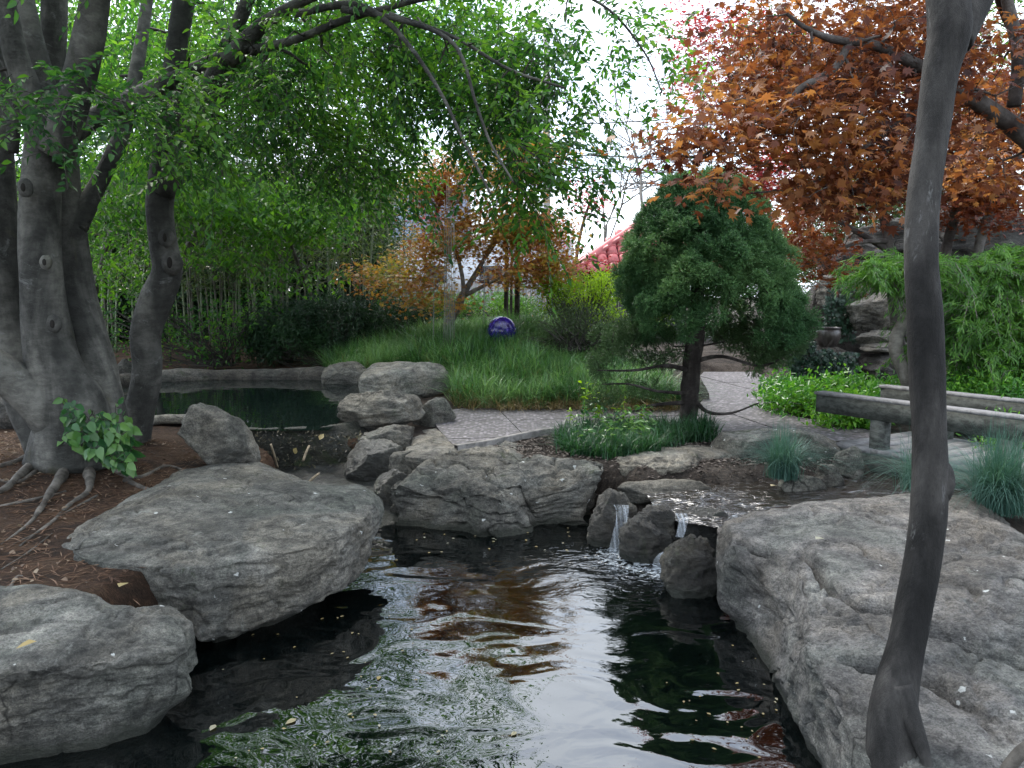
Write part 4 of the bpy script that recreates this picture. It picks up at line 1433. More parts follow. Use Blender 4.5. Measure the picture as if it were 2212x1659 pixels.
V, F = px_tube([(2120, 1760, 2.4, 18), (2165, 1680, 2.38, 17), (2205, 1625, 2.36, 15), (2260, 1585, 2.35, 12)], 12, 7, .1, 47)
tag(obj('root', V, F, M['root'], base=P(2190, 1650, 2.38)), 'bare grey root curving out of the near rock corner', 'tree root')

# ------------------------------------------------------------------ orange maple overhead
om = thing('orange_maple', 'orange leaved maple spreading its branches behind the dark sapling', 'tree', a3(4.4, 6.6, .5))
skel, skel_r = [], []
bm_ = M['bark_maple']
limb('trunk', [(2600, 1150, 6.3, 74), (2570, 900, 6.3, 60), (2500, 700, 6.2, 52), (2420, 500, 6.0, 44), (2320, 380, 5.6, 32), (2212, 292, 5.2, 24), (2130, 232, 5.0, 20), (2050, 180, 4.8, 17), (1960, 130, 4.7, 14), (1880, 95, 4.6, 11), (1800, 85, 4.5, 9), (1740, 60, 4.4, 6), (1700, 30, 4.4, 4)], bm_, om, 14, 50)
limb('limb', [(1835, 92, 4.55, 9), (1800, 150, 4.5, 9), (1730, 190, 4.45, 8), (1690, 240, 4.4, 6), (1600, 275, 4.35, 5), (1520, 335, 4.3, 3.5), (1440, 330, 4.3, 2)], bm_, om, 8, 51)
limb('limb', [(2050, 180, 4.8, 9), (1950, 260, 4.7, 7), (1850, 330, 4.6, 5), (1740, 400, 4.5, 3.5), (1600, 420, 4.4, 2)], bm_, om, 8, 52)
limb('limb', [(2420, 480, 6.0, 30), (2300, 150, 5.6, 22), (2190, 60, 5.2, 14), (2100, -150, 4.8, 10), (1900, -350, 4.4, 7), (1650, -420, 4.2, 4)], bm_, om, 8, 53)
limb('limb', [(2190, 230, 5.0, 16), (2200, 130, 5.0, 15), (2180, 20, 5.0, 13), (2150, -90, 4.9, 11)], bm_, om, 8, 54)
blobs = [(1800, 190, 220, 130, 4.1, 5.6, 160), (1640, 270, 165, 95, 3.9, 4.8, 84), (1880, 300, 190, 110, 4.0, 5.4, 120), (1490, 300, 80, 50, 4.1, 4.6, 26), (1820, 410, 150, 52, 4.0, 5.0, 70), (1530, 392, 60, 18, 3.9, 4.3, 9),
         (2120, 150, 130, 150, 4.3, 5.8, 80), (1680, 60, 150, 80, 4.5, 5.8, 60), (1950, 60, 200, 90, 4.3, 5.8, 90), (2130, 330, 120, 90, 5, 6.2, 50), (1590, 190, 90, 80, 4.3, 5.0, 30), (1420, 320, 40, 24, 4.2, 4.5, 5),
         (1950, -350, 380, 300, 3.6, 6.5, 260), (1640, -300, 160, 220, 3.8, 5.6, 120), (2400, 0, 200, 300, 4, 6, 90)]  # last row hangs outside the picture, added for shade and pond reflections
over = rvec(120) * RNG.random((120, 1)) ** .4 * (2.6, 2.4, 1.0) + (3.6, -.6, 4.6)  # unseen maple foliage added above the camera to block frontal skylight
tg = np.vstack([img_blob(*b_) for b_ in blobs] + [over])
nodes, nr_ = np.array(skel), np.array(skel_r)
A, Bq, ra, rb, order = grow(nodes, nr_, tg, .003, .6, .012)
V, F = sticks(A, Bq, ra, rb, 5)
tag(obj('twigs', V, F, M['bark_maple'], om), kind='stuff')
k = 12
bs = np.repeat(tg, k, 0)
ax = rvec(len(bs)) * (1, 1, .3) + (0, 0, -.25)
pos = bs + unit(ax) * RNG.uniform(.02, .17, (len(bs), 1)) + RNG.normal(size=bs.shape) * (.07, .07, .05)
R_ = frames(ax, unit(np.array((0, -.25, 1.)) + .7 * RNG.normal(size=bs.shape)))
sc = .028 + .056 * RNG.random(len(bs)) ** 1.6
foliage(om, MAPLE, pos, R_, sc, M['leaf_orange'], 300)


def maple(name, label, loc, trunks, blobs, template, mats, leaf, per, bark, jitter=.12, cat='tree', singles=0, droop=-.15, twigr=.003, zflat=.5, group=None):
    global skel, skel_r
    skel, skel_r = [], []
    root = thing(name, label, cat, loc, group)
    for i, (nm, pts) in enumerate(trunks):
        limb(nm, pts, bark, root, 10 if nm == 'trunk' else 8, 60 + i)
    tg = np.vstack([img_blob(*b_) for b_ in blobs])
    nodes, nr_ = np.array(skel), np.array(skel_r)
    A, Bq, ra, rb, _ = grow(nodes, nr_, tg, twigr, .6, .012)
    V, F = sticks(A, Bq, ra, rb, 4)
    tag(obj('twigs', V, F, bark, root), kind='stuff')
    for mi, mt in enumerate(mats):
        t_ = tg[mi::len(mats)]
        bs = np.repeat(t_, per, 0)
        ax = rvec(len(bs)) * (1, 1, .3) + (0, 0, droop)
        pos = bs + RNG.normal(size=bs.shape) * jitter * np.array((1, 1, zflat))
        R_ = frames(ax, unit(np.array((0, -.3, 1.)) + .5 * RNG.normal(size=bs.shape)))
        sc = leaf * RNG.uniform(.7, 1.3, len(bs))
        foliage(root, template, pos, R_, sc, mt, singles if mi == 0 else 0)
    return root


# rust coloured maple further back, right
maple('rust_maple', 'rust red maple with twisted trunks in front of the rock wall', P(1930, 800, 11),
      [('trunk', [(1960, 820, 11, 14), (1935, 700, 11, 13), (1925, 600, 11, 13), (1915, 500, 11, 12), (1890, 400, 11, 9)]),
       ('trunk', [(2060, 840, 10.5, 14), (2080, 720, 10.5, 13), (2100, 600, 10.5, 12), (2130, 480, 10.5, 11), (2180, 380, 10.5, 9), (2230, 280, 10.5, 6)]),
       ('trunk', [(2000, 840, 10.8, 15), (2020, 700, 10.8, 14), (2040, 560, 10.8, 13), (2070, 430, 10.8, 11), (2090, 300, 10.8, 8), (2110, 200, 10.8, 6)]),
       ('limb', [(1920, 540, 11, 9), (1850, 500, 11, 7), (1780, 460, 11, 5), (1720, 420, 11, 3)]),
       ('limb', [(1930, 520, 11, 7), (1850, 525, 10.8, 5), (1770, 560, 10.6, 3), (1720, 580, 10.5, 2)])],
      [(1760, 540, 80, 40, 10, 12, 26), (1800, 420, 150, 50, 10, 12, 46), (2120, 420, 130, 90, 9.5, 12, 120), (2150, 250, 110, 110, 9, 12, 110), (1720, 480, 60, 50, 10, 11, 14), (2000, 330, 160, 90, 10, 12, 80), (1760, 180, 170, 150, 10, 13, 130), (1960, 120, 180, 140, 10, 13, 120), (1850, -80, 300, 120, 10, 13, 100), (1820, 590, 60, 16, 10.3, 11, 10)],
      STAR, [M['leaf_rust']], .09, 30, M['bark_maple'], .17)
maple('crimson_maple', 'crimson leaved maple rising behind the dome of the spruce', P(1680, 780, 15),
      [('trunk', [(1690, 780, 15, 10), (1680, 600, 15, 9), (1660, 450, 15, 7), (1620, 300, 15, 5), (1560, 120, 15, 3)]), ('limb', [(1670, 480, 15, 5), (1640, 380, 15, 4), (1600, 330, 15, 3)])],
      [(1640, 395, 62, 55, 14, 16, 100), (1680, 350, 60, 45, 14, 16, 50), (1540, 120, 90, 110, 14, 16, 80), (1490, 60, 60, 60, 14, 16, 30), (1640, 80, 110, 90, 14, 16, 70), (1500, 190, 60, 60, 14, 16, 40), (1580, 260, 60, 60, 14, 16, 14)],
      STAR, [M['leaf_red']], .075, 16, M['bark_maple'], .2)
# amber maple in the middle
maple('amber_maple', 'amber and green Japanese maple with spreading stems above the grass mound', P(965, 705, 14.6),
      [('trunk', [(962, 712, 14.6, 14), (985, 660, 14.6, 9), (1010, 620, 14.6, 8), (1040, 570, 14.6, 6), (1075, 500, 14.6, 4), (1090, 420, 14.6, 3)]),
       ('trunk', [(968, 706, 14.7, 9), (1000, 640, 14.5, 6), (990, 560, 14.4, 5), (960, 500, 14.3, 4), (930, 430, 14.3, 3)]),
       ('limb', [(1000, 640, 14.6, 6), (1080, 600, 14.4, 4), (1160, 560, 14.3, 3), (1220, 520, 14.2, 2)]),
       ('limb', [(1010, 620, 14.6, 5), (1060, 540, 14.8, 4), (1120, 460, 15, 3), (1180, 380, 15, 2)]),
       ('limb', [(985, 660, 14.6, 5), (930, 610, 14.3, 3), (870, 600, 14.1, 2), (800, 600, 14, 1.5)])],
      [(935, 410, 70, 60, 13.6, 15.2, 70), (960, 520, 80, 55, 13.6, 15.2, 70), (1090, 500, 110, 60, 13.5, 15.5, 110), (1160, 500, 80, 50, 13.5, 15.2, 70), (1130, 590, 110, 30, 13.2, 15, 60), (860, 600, 110, 35, 13.2, 15, 45), (1060, 400, 120, 60, 13.6, 15.4, 70), (1090, 330, 120, 40, 13.6, 15.4, 34), (970, 370, 60, 40, 13.6, 15.4, 24), (1195, 565, 45, 26, 13.5, 14.5, 25), (900, 570, 60, 30, 13.5, 15, 20), (1180, 330, 60, 40, 14, 15.5, 20), (930, 650, 90, 16, 13.6, 14.6, 20)],
      STAR, [M['leaf_amber']], .08, 32, M['bark_pale'], .22, twigr=.004)
maple('red_maple', 'loose red leaved maple in front of the tiled roof', P(1235, 690, 17.5),
      [('trunk', [(1235, 690, 17.5, 6), (1240, 600, 17.5, 5), (1255, 500, 17.5, 4), (1280, 420, 17.5, 3)]), ('limb', [(1245, 570, 17.5, 3), (1270, 560, 17.3, 2.5), (1310, 572, 17.2, 1.5)])],
      [(1265, 430, 45, 50, 16.8, 18, 34), (1205, 520, 40, 60, 16.8, 18, 30), (1285, 574, 45, 8, 16.8, 17.6, 16), (1150, 540, 70, 50, 17, 18, 24), (930, 470, 40, 40, 17, 18, 14)],
      STAR, [M['leaf_red']], .08, 12, M['bark_maple'], .2)
# bright green tree in the left background
maple('hornbeam', 'bright green leafy tree behind the upper pond at the bamboo', P(420, 780, 14),
      [('trunk', [(330, 790, 14.5, 11), (345, 680, 14.5, 9), (390, 560, 14.2, 7), (450, 450, 14, 5), (520, 250, 13.7, 4), (600, 60, 13.5, 3)]), ('trunk', [(700, 740, 16, 4), (680, 660, 15.5, 4), (640, 560, 14.5, 4), (620, 440, 13.5, 4), (740, 260, 13.5, 3.5), (860, 100, 13.5, 2.5)]),
       ('trunk', [(180, 780, 14.5, 10), (200, 650, 14.5, 8), (240, 500, 14.3, 6)])],
      [(560, 450, 180, 60, 11.5, 14, 130), (680, 470, 110, 60, 12, 14, 70), (430, 420, 150, 80, 11.5, 14, 100), (280, 420, 150, 110, 11, 14, 130), (250, 560, 120, 90, 12, 15, 70), (500, 540, 150, 40, 12, 14, 40), (60, 480, 120, 150, 11, 14, 80), (720, 430, 60, 40, 12, 13, 24), (250, 250, 200, 150, 11, 14, 110), (450, 330, 120, 80, 12, 14, 60), (640, 600, 110, 40, 13, 15, 20), (560, 130, 230, 170, 12, 15, 130), (860, 120, 200, 150, 12, 15, 110), (1050, 40, 110, 110, 12, 15, 34), (420, 120, 380, 150, 13, 16, 170), (280, 60, 260, 160, 12, 16, 130), (830, 290, 110, 90, 13, 15, 64), (1040, 210, 120, 90, 14, 15.5, 56), (500, -150, 500, 130, 12, 15, 120)],
      OV, [M['leaf_green_far']], .11, 14, M['bark_maple'], .22, droop=-.5)

maple('tall_tree', 'tall dense green tree closing the view behind the many-trunked tree', P(150, 780, 21),
      [('trunk', [(100, 790, 21, 14), (110, 500, 21, 11), (150, 200, 21, 8), (200, -100, 21, 4)]), ('limb', [(120, 400, 21, 7), (260, 200, 21, 5), (420, 0, 21, 3)])],
      [(200, 60, 460, 260, 19.5, 23, 330), (620, 120, 170, 160, 19.5, 22, 90), (300, -220, 420, 140, 19.5, 23, 160)], OV, [M['leaf_green_far']], .2, 16, M['bark_maple'], .4, droop=-.5)
# ------------------------------------------------------------------ spruce
sp_y = 8.95
sp = thing('spruce', 'domed dark green spruce on a bare trunk beside the path', 'tree', P(1487, 925, sp_y))
V, F = px_tube([(1485, 935, sp_y, 24), (1487, 900, sp_y, 20), (1492, 840, sp_y, 20), (1496, 780, sp_y, 19), (1502, 720, sp_y, 18), (1505, 650, sp_y, 15), (1510, 560, sp_y, 11), (1520, 450, sp_y, 6)], 16, 8, .16, 70, 14)
obj('trunk', V, F, M['bark_spruce'], sp)
prof_v = np.array([376, 388, 422, 480, 540, 600, 650, 700, 740])
prof_l = np.array([1486, 1456, 1420, 1386, 1350, 1338, 1348, 1362, 1392])
prof_r = np.array([1568, 1596, 1626, 1654, 1688, 1708, 1726, 1738, 1728])
px_m = sp_y / FPX
clumps = []
for i in range(620):
    v = 385 + 345 * RNG.random() ** .8
    l, r = np.interp(v, prof_v, prof_l), np.interp(v, prof_v, prof_r)
    cu, rad = (l + r) / 2, (r - l) / 2 - 10
    a = RNG.uniform(0, 2 * math.pi)
    if v > 650 and math.sin(a) < -.2 and -.55 < math.cos(a) < .35 and RNG.random() < .8: continue
    q = RNG.uniform(.8, 1.0) + .09 * math.sin(5 * a + v * .05) + .05 * math.sin(11 * a - v * .09)
    c = P(cu, v, sp_y)
    clumps.append((c[0] + math.cos(a) * rad * px_m * q, c[1] + math.sin(a) * rad * px_m * q, c[2], RNG.uniform(.06, .12), 0))
for i in range(460):
    v = 400 + 270 * RNG.random()
    l, r = np.interp(v, prof_v, prof_l), np.interp(v, prof_v, prof_r)
    a = RNG.uniform(0, 2 * math.pi); q = RNG.uniform(.25, .85)
    c = P((l + r) / 2, v, sp_y); rad = (r - l) / 2
    clumps.append((c[0] + math.cos(a) * rad * px_m * q, c[1] + math.sin(a) * rad * px_m * q, c[2], RNG.uniform(.08, .15), 0))
for (u, v, ru, rv, n, y0, y1) in ((1350, 730, 62, 40, 34, 8.4, 9.2), (1420, 765, 70, 22, 12, 8.5, 9.5), (1300, 782, 30, 22, 8, 8.5, 8.9), (1690, 715, 52, 56, 56, 8.4, 9.4), (1650, 770, 60, 28, 24, 8.5, 9.3), (1600, 735, 60, 45, 30, 8.8, 9.6), (1400, 700, 50, 40, 18, 8.8, 9.8), (1310, 850, 35, 35, 9, 8.6, 9.0), (1385, 840, 60, 22, 6, 8.6, 9.2)):
    for p in img_blob(u, v, ru, rv, y0, y1, n):
        clumps.append((*p, RNG.uniform(.07, .13), 1))
clumps = np.array(clumps)
# branches to every clump
ax_pts = np.array([P(1510 - 10 * t_, 520 + 330 * t_, sp_y) for t_ in np.linspace(0, 1, 14)])
inner = clumps[::2, :3].copy()
A, Bq, ra, rb, _ = grow(ax_pts, np.full(len(ax_pts), .03), inner, .004, .55, .014)
V, F = sticks(A, Bq, ra, rb, 5)
tag(obj('twigs', V, F, M['bark_spruce'], sp), kind='stuff')
for k, pts in enumerate([[(1488, 870, sp_y, 6), (1440, 872, 8.8, 4), (1390, 880, 8.7, 3), (1330, 905, 8.6, 1.5)], [(1500, 865, sp_y, 6), (1530, 890, 8.7, 4), (1580, 892, 8.6, 3), (1640, 870, 8.5, 1.6)], [(1490, 800, sp_y, 6), (1440, 790, 8.7, 4), (1370, 800, 8.6, 3), (1290, 800, 8.5, 1.5)],
                         [(1488, 850, sp_y, 5), (1420, 845, 8.6, 3.5), (1360, 830, 8.5, 2), (1300, 830, 8.5, 1.2)], [(1500, 780, sp_y, 6), (1560, 770, 8.8, 4), (1640, 790, 8.7, 2.5), (1700, 770, 8.7, 1.5)]]):
    V, F = px_tube(pts, 7, 6, .1, 80 + k)
    obj('branch', V, F, M['bark_spruce'], sp)
# sprigs: short shoots with needles all round
nn = 9
sv_, sf_ = [], []
for k in range(nn):
    a = k * 2.4; t_ = .1 + .75 * k / nn
    d = np.array((math.cos(a) * .62, .55, math.sin(a) * .62))
    o0 = np.array((0, t_, 0)); e = o0 + d * .42
    w = unit(np.cross(d, (0, 1, 0))) * .055
    sv_ += [o0 - w, o0 + w, e]; sf_.append((3 * k, 3 * k + 1, 3 * k + 2))
sv_ += [(-.07, 0, 0), (.07, 0, 0), (0, 1.15, 0), (0, 0, -.07), (0, 0, .07), (0, 1.1, .02)]
sf_ += [(27, 28, 29), (30, 31, 32)]
SPRIG = (np.array(sv_), [np.array(sf_)])
for kind, mt in ((0, M['needle']), (1, M['needle_low'])):
    cl = clumps[clumps[:, 4] == kind]
    per = 86 if kind == 0 else 58
    cc = np.repeat(cl[:, :3], per, 0); rr = np.repeat(cl[:, 3], per)
    outw = cc - np.array((P(1510, 640, sp_y)[0], sp_y, P(1510, 640, sp_y)[2]))
    d = unit(rvec(len(cc)) + unit(outw) * .75 + (0, 0, .3))
    pos = cc + d * (rr * RNG.uniform(.35, 1.0, len(cc)) ** .6)[:, None]
    ax = d + rvec(len(cc)) * .5 + (0, 0, .15)
    R_ = frames(ax, rvec(len(cc)))
    V, F = spread(*SPRIG, pos, R_, RNG.uniform(.036, .072, len(cc)))
    tag(obj('needles', V, F, mt, sp), kind='stuff')
# ------------------------------------------------------------------ grasses
def blades(base, L, w, lean, mat_curve=.6, seg=3):
    """curved tapering blades: base (n,3), lean (n,2) horizontal lean"""
    n = len(base)
    L = np.broadcast_to(L, (n,)); w = np.broadcast_to(w, (n,))
    ln = np.linalg.norm(lean, axis=1, keepdims=True)
    d = np.column_stack([lean, np.zeros(n)])
    side = unit(np.column_stack([-lean[:, 1], lean[:, 0], np.zeros(n)]) + 1e-6)
    rows = []
    for k in range(seg + 1):
        t = k / seg
        c = base + np.column_stack([d[:, 0] * t ** 1.7, d[:, 1] * t ** 1.7, (t - mat_curve * ln[:, 0] * t ** 2.4 * .5) * 1.0]) * L[:, None]
        ww = w * (1 - t) ** .7 * .5
        if k < seg:
            rows += [c - side * ww[:, None], c + side * ww[:, None]]
        else:
            rows += [c]
    V = np.stack(rows, 1)
    K = V.shape[1]
    q = [(2 * k, 2 * k + 1, 2 * k + 3, 2 * k + 2) for k in range(seg - 1)]
    t_ = [(2 * seg - 2, 2 * seg - 1, 2 * seg)]
    off = (np.arange(n) * K)[:, None, None]
    return V.reshape(-1, 3), [(np.array(q)[None] + off).reshape(-1, 4), (np.array(t_)[None] + off).reshape(-1, 3)]


def grass_patch(name, poly, n, L, w, mat, lean=.5, kind='stuff', tuft=8, bias=(0, 0)):
    c = rand_in_poly(poly, n // tuft)
    xy = np.repeat(c, tuft, 0) + RNG.normal(size=(len(c) * tuft, 2)) * .035
    z = height(xy[:, 0], xy[:, 1])
    td = np.repeat(RNG.normal(size=(len(c), 2)), tuft, 0)
    ln = (RNG.normal(size=xy.shape) * .7 + td * .6 + np.array(bias)) * lean
    hs = np.repeat(RNG.uniform(.75, 1.2, len(c)), tuft) * RNG.uniform(.6, 1.15, len(xy))
    clump = .85 + .3 * fbm(np.column_stack([xy, 0 * z]), 1.4, 2, 4)
    V, F = blades(np.column_stack([xy, z]), L * hs * clump, w * RNG.uniform(.7, 1.3, len(xy)), ln)
    return V, F


MOUND = np.vstack([gp([(985, 878), (1100, 882), (1200, 880), (1350, 882), (1470, 884), (1480, 868)], .5), np.array([(2.3, 12.0), (1.6, 13.5), (1.6, 15.5), (.3, 16.5), (-1.8, 16.5), (-3.0, 15.5), (-3.4, 14.0), (-2.9, 12.9), (-2.0, 12.6), (-1.0, 12.2)]), gp([(975, 850)], .5)])
V, F = grass_patch('grass', MOUND, 46000, .56, .015, None, .8, bias=(.15, -.3))
tag(obj('grass_mound', V, F, M['grass']), 'long arching green grass covering the mound behind the path', 'grass', kind='stuff')
V, F = grass_patch('straw', MOUND, 3600, .46, .010, None, .95, bias=(.1, -.5))
tag(obj('dry_grass', V, F, M['grass_dry']), 'dead straw blades mixed through the green grass mound', 'dry grass', kind='stuff')
edge = np.vstack([gp([(985, 882), (1100, 886), (1200, 884), (1350, 886), (1470, 888), (1470, 876), (1350, 872), (1200, 872), (985, 870)], .5)])
V, F = grass_patch('straw', edge, 2600, .30, .009, None, .9, bias=(0, -.9))
tag(obj('dry_grass', V, F, M['grass_dry']), 'straw coloured dead blades along the foot of the grass mound', 'dry grass', kind='stuff')
V, F = grass_patch('straw', gp([(1340, 880), (1470, 884), (1470, 850), (1390, 845)], .5), 700, .34, .009, None, .9, bias=(-.3, -.7))
tag(obj('dry_grass', V, F, M['grass_dry']), 'straw coloured tuft lying against the spruce trunk', 'dry grass', kind='stuff')


def clump_plant(name, label, c, n, L, w, mat, spreadr, lean, cat='grass', group=None, curve=.75):
    xy = c[:2] + RNG.normal(size=(n, 2)) * spreadr
    a = RNG.uniform(0, 2 * math.pi, n); r = RNG.uniform(.05, 1.9, n) * lean
    ln = np.column_stack([np.cos(a) * r, np.sin(a) * r])
    V, F = blades(np.column_stack([xy, np.full(n, c[2])]), L * RNG.uniform(.6, 1.1, n), w, ln, curve, 5)
    o = obj(name, V, F, mat, base=c)
    return tag(o, label, cat, group)


gb = 'blue green grass clumps'
clump_plant('blue_grass', 'spiky blue green grass clump in the mulch beside the spruce', G(1690, 1032, .46), 1000, .56, .0042, M['grass_blue'], .05, .62, group=gb, curve=1.25)
clump_plant('blue_grass', 'large drooping blue green grass clump between bridge and picture edge', G(2155, 1105, .5), 1700, .74, .0042, M['grass_blue'], .06, .72, group=gb, curve=1.3)
clump_plant('blue_grass', 'wispy blue green grass clump half hidden by the sapling trunk', G(1985, 1060, .45), 600, .66, .0038, M['grass_blue'], .06, .8, group=gb, curve=1.3)
clump_plant('dry_grass_tuft', 'pale dry grass tuft growing between the layered rock and path', G(838, 905, .55), 260, .26, .006, M['grass_dry'], .05, .7, 'dry grass')

# lilyturf bed under the spruce
bedp = gp([(1205, 955), (1235, 975), (1300, 985), (1400, 980), (1480, 950), (1545, 948), (1530, 925), (1470, 928), (1330, 920), (1220, 932)], .5)
V, F = grass_patch('lily', bedp, 7000, .30, .013, None, .75)
lt = obj('lilyturf', V, F, M['grass_dark'], base=G(1340, 950, .5))
tag(lt, 'dark green lilyturf filling the bed under the spruce', 'grass', kind='stuff')
wd = thing('weed_plant', 'broad leaved weeds growing up through the dark lilyturf', 'plant', G(1330, 960, .47))
xy = rand_in_poly(gp([(1250, 965), (1330, 975), (1420, 965), (1400, 930), (1260, 930)], .5), 60)
ps = np.column_stack([xy, .47 + RNG.uniform(.12, .32, 60)])
b5 = np.repeat(ps, 6, 0) + RNG.normal(size=(360, 3)) * .035
foliage(wd, OV, b5, leaf_frames(360, 1, .5), RNG.uniform(.05, .085, 360), M['leaf_vine'])
V, F = sticks(np.column_stack([xy, np.full(60, .45)]), ps, .003, .002, 3)
tag(obj('stems', V, F, M['leaf_vine'], wd), kind='stuff')
yw = thing('seedling', 'bright yellow green seedling with paired leaves in front of spruce', 'plant', G(1275, 925, .5))
for (u, v0, v1) in ((1262, 925, 838), (1290, 925, 860), (1232, 930, 884), (1345, 925, 870), (1380, 930, 890)):
    y_ = G(1275, 925, .5)[1] - .1
    A = np.array([P(u - 4, v0, y_), P(u, (v0 + v1) / 2, y_)]); Bq = np.array([P(u, (v0 + v1) / 2, y_), P(u + 2, v1, y_)])
    V, F = sticks(A, Bq, .004, .003, 4)
    obj('stem', V, F, M['leaf_azalea'], yw)
    n = int(14 * (v0 - v1) / 80) + 6
    t_ = RNG.random(n) ** .7
    ps = np.array([P(u, v0 + (v1 - v0) * q, y_) for q in t_]) + RNG.normal(size=(n, 3)) * .03
    me_ = OV
    foliage(yw, OV, ps, leaf_frames(n, 1, .5), RNG.uniform(.05, .09, n), M['leaf_azalea'])

# ------------------------------------------------------------------ shrubs
def shrub(name, label, loc, blobs, template, mat, leaf, per, jitter, cat='shrub', up=.7, stems=True, group=None, shell=True, bark=None):
    root = thing(name, label, cat, loc, group)
    tg = []
    for (u, v, ru, rv, y0, y1, n) in blobs:
        q = rvec(n)
        q *= (RNG.uniform(.55, 1.0, (n, 1)) if shell else RNG.random((n, 1)) ** .4)
        tg += [P(u + ru * a, v + rv * b_, (y0 + y1) / 2 + (y1 - y0) / 2 * c) for a, b_, c in q]
    tg = np.array(tg)
    gz = height(tg[:, 0], tg[:, 1])
    tg = tg[tg[:, 2] > gz + .02]
    if stems:
        mid = (np.array(loc)[None] + tg) / 2 + RNG.normal(size=tg.shape) * .08
        s0 = np.array(loc)[None] + RNG.normal(size=tg.shape) * (.12, .12, .01)
        V, F = sticks(np.vstack([s0, mid]), np.vstack([mid, tg]), .009, .004, 4)
        tag(obj('stems', V, F, bark or M['twig'], root), kind='stuff')
    bs = np.repeat(tg, per, 0) + RNG.normal(size=(len(tg) * per, 3)) * jitter
    ax = rvec(len(bs)) + (0, -.15, up * .3)
    R_ = frames(ax, unit(np.array((0, -.3, up)) + .6 * RNG.normal(size=bs.shape)))
    foliage(root, template, bs, R_, leaf * RNG.uniform(.7, 1.3, len(bs)), mat)
    return root


shrub('yew_hedge', 'low spreading dark green yew at the back of the upper pond', P(710, 785, 15),
      [(620, 715, 90, 65, 14.3, 16.2, 120), (720, 705, 110, 70, 14.2, 16.4, 150), (830, 710, 90, 60, 14.6, 16.4, 120), (570, 740, 40, 45, 14.5, 15.5, 40), (900, 695, 50, 30, 15, 16.2, 40)], NARROW, M['leaf_yew'], .11, 70, .10)
shrub('juniper', 'bright green low juniper behind the blue ball and tree stems', P(1060, 690, 18.5),
      [(1060, 665, 90, 28, 17.5, 19.5, 60), (990, 668, 60, 22, 17.5, 19, 36), (1130, 672, 50, 22, 17.5, 19, 30), (890, 655, 70, 20, 17, 18.5, 30)], NARROW, M['leaf_lace'], .12, 50, .12)
shrub('azalea', 'bright yellow green azalea bush in front of the tiled pavilion', P(1260, 740, 13.8),
      [(1250, 632, 75, 42, 13.4, 15, 85), (1310, 625, 40, 40, 13.6, 14.8, 40), (1200, 640, 40, 40, 13.5, 14.6, 35), (1320, 690, 50, 30, 13, 14, 24), (1420, 680, 40, 30, 14, 15, 14)], OV, M['leaf_azalea'], .062, 24, .09)
shrub('scrub_bush', 'twiggy olive bush below the yellow green azalea', P(1240, 755, 12.8),
      [(1200, 700, 60, 45, 12.4, 13.8, 60), (1270, 705, 65, 50, 12.4, 13.8, 70), (1160, 735, 40, 30, 12.6, 13.4, 24), (1330, 730, 40, 40, 12.5, 13.5, 34)], NARROW, M['leaf_scrub'], .06, 45, .09)
lm = thing('laceleaf_maple', 'weeping lacy bright green maple behind the sapling trunk', 'tree', P(1955, 815, 9.2))
ps_, axs_, seg_a, seg_b = [], [], [], []
for (u, v, y, n, spr) in ((1985, 590, 9.2, 110, .75), (1905, 600, 9.0, 60, .38), (2110, 600, 9.2, 150, .85), (2200, 570, 9.0, 90, .7), (2140, 690, 8.9, 120, .8), (2230, 700, 8.8, 90, .7), (2090, 740, 8.8, 110, .6), (2200, 780, 8.6, 110, .6), (2120, 640, 9.0, 80, .8)):
    top = P(u, v, y)
    for _ in range(int(n * .8)):
        a = RNG.uniform(0, 2 * math.pi)
        d = np.array((math.cos(a), math.sin(a), 0))
        L = RNG.uniform(.35, 1.0) * spr
        p0 = top + RNG.normal(size=3) * (.2, .2, .05) + (0, 0, .12 * math.sin(3 * a + u))
        fall_ = RNG.uniform(.25, .8)
        m_ = 30
        t_ = np.sort(RNG.random(m_))[:, None]
        pp = p0 + d * L * t_ + np.array((0, 0, 1.)) * (.10 * np.sin(t_ * 2.2) - fall_ * L * t_ ** 2)
        tang = d * L + np.array((0, 0, 1.)) * (.22 * np.cos(t_ * 2.2) - 2 * fall_ * L * t_)
        ps_.append(pp); axs_.append(unit(tang) + RNG.normal(size=(m_, 3)) * .42 + (0, 0, -.35))
        seg_a.append(p0); seg_b.append(pp[m_ // 2]); seg_a.append(pp[m_ // 2]); seg_b.append(pp[-1])
ps_ = np.vstack(ps_); axs_ = np.vstack(axs_)
ok = ps_[:, 2] > height(ps_[:, 0], ps_[:, 1]) + .03
ps_, axs_ = ps_[ok], axs_[ok]
ps_ = np.repeat(ps_, 3, 0) + RNG.normal(size=(len(ps_) * 3, 3)) * .018; axs_ = np.repeat(axs_, 3, 0) + RNG.normal(size=(len(axs_) * 3, 3)) * .3
foliage(lm, T_diamond(.14, .02), ps_, frames(axs_, np.array((0, -.4, 1.)) + .5 * RNG.normal(size=ps_.shape)), RNG.uniform(.05, .11, len(ps_)), M['leaf_lace'])
V, F = sticks(seg_a, seg_b, .004, .002, 3)
tag(obj('twigs', V, F, M['bark_pale'], lm), kind='stuff')
for k, (u, v, y) in enumerate(((1985, 590, 9.2), (1900, 600, 9.0), (2110, 600, 9.2), (2200, 570, 9.0), (2140, 690, 8.9), (2230, 700, 8.8))):
    a_, c_ = P(1960, 680, 9.2), P(u, v, y)
    V, F = tube([a_, (a_ + c_) / 2 + (0, 0, .12), c_], [.03, .022, .012], 8, 6, .1, 6, k)
    obj('limb', V, F, M['bark_pale'], lm)
V, F = px_tube([(1965, 850, 9.1, 14), (1950, 800, 9.1, 13), (1936, 760, 9.15, 15), (1940, 720, 9.2, 13), (1970, 660, 9.2, 9)], 12, 7, .1, 90)
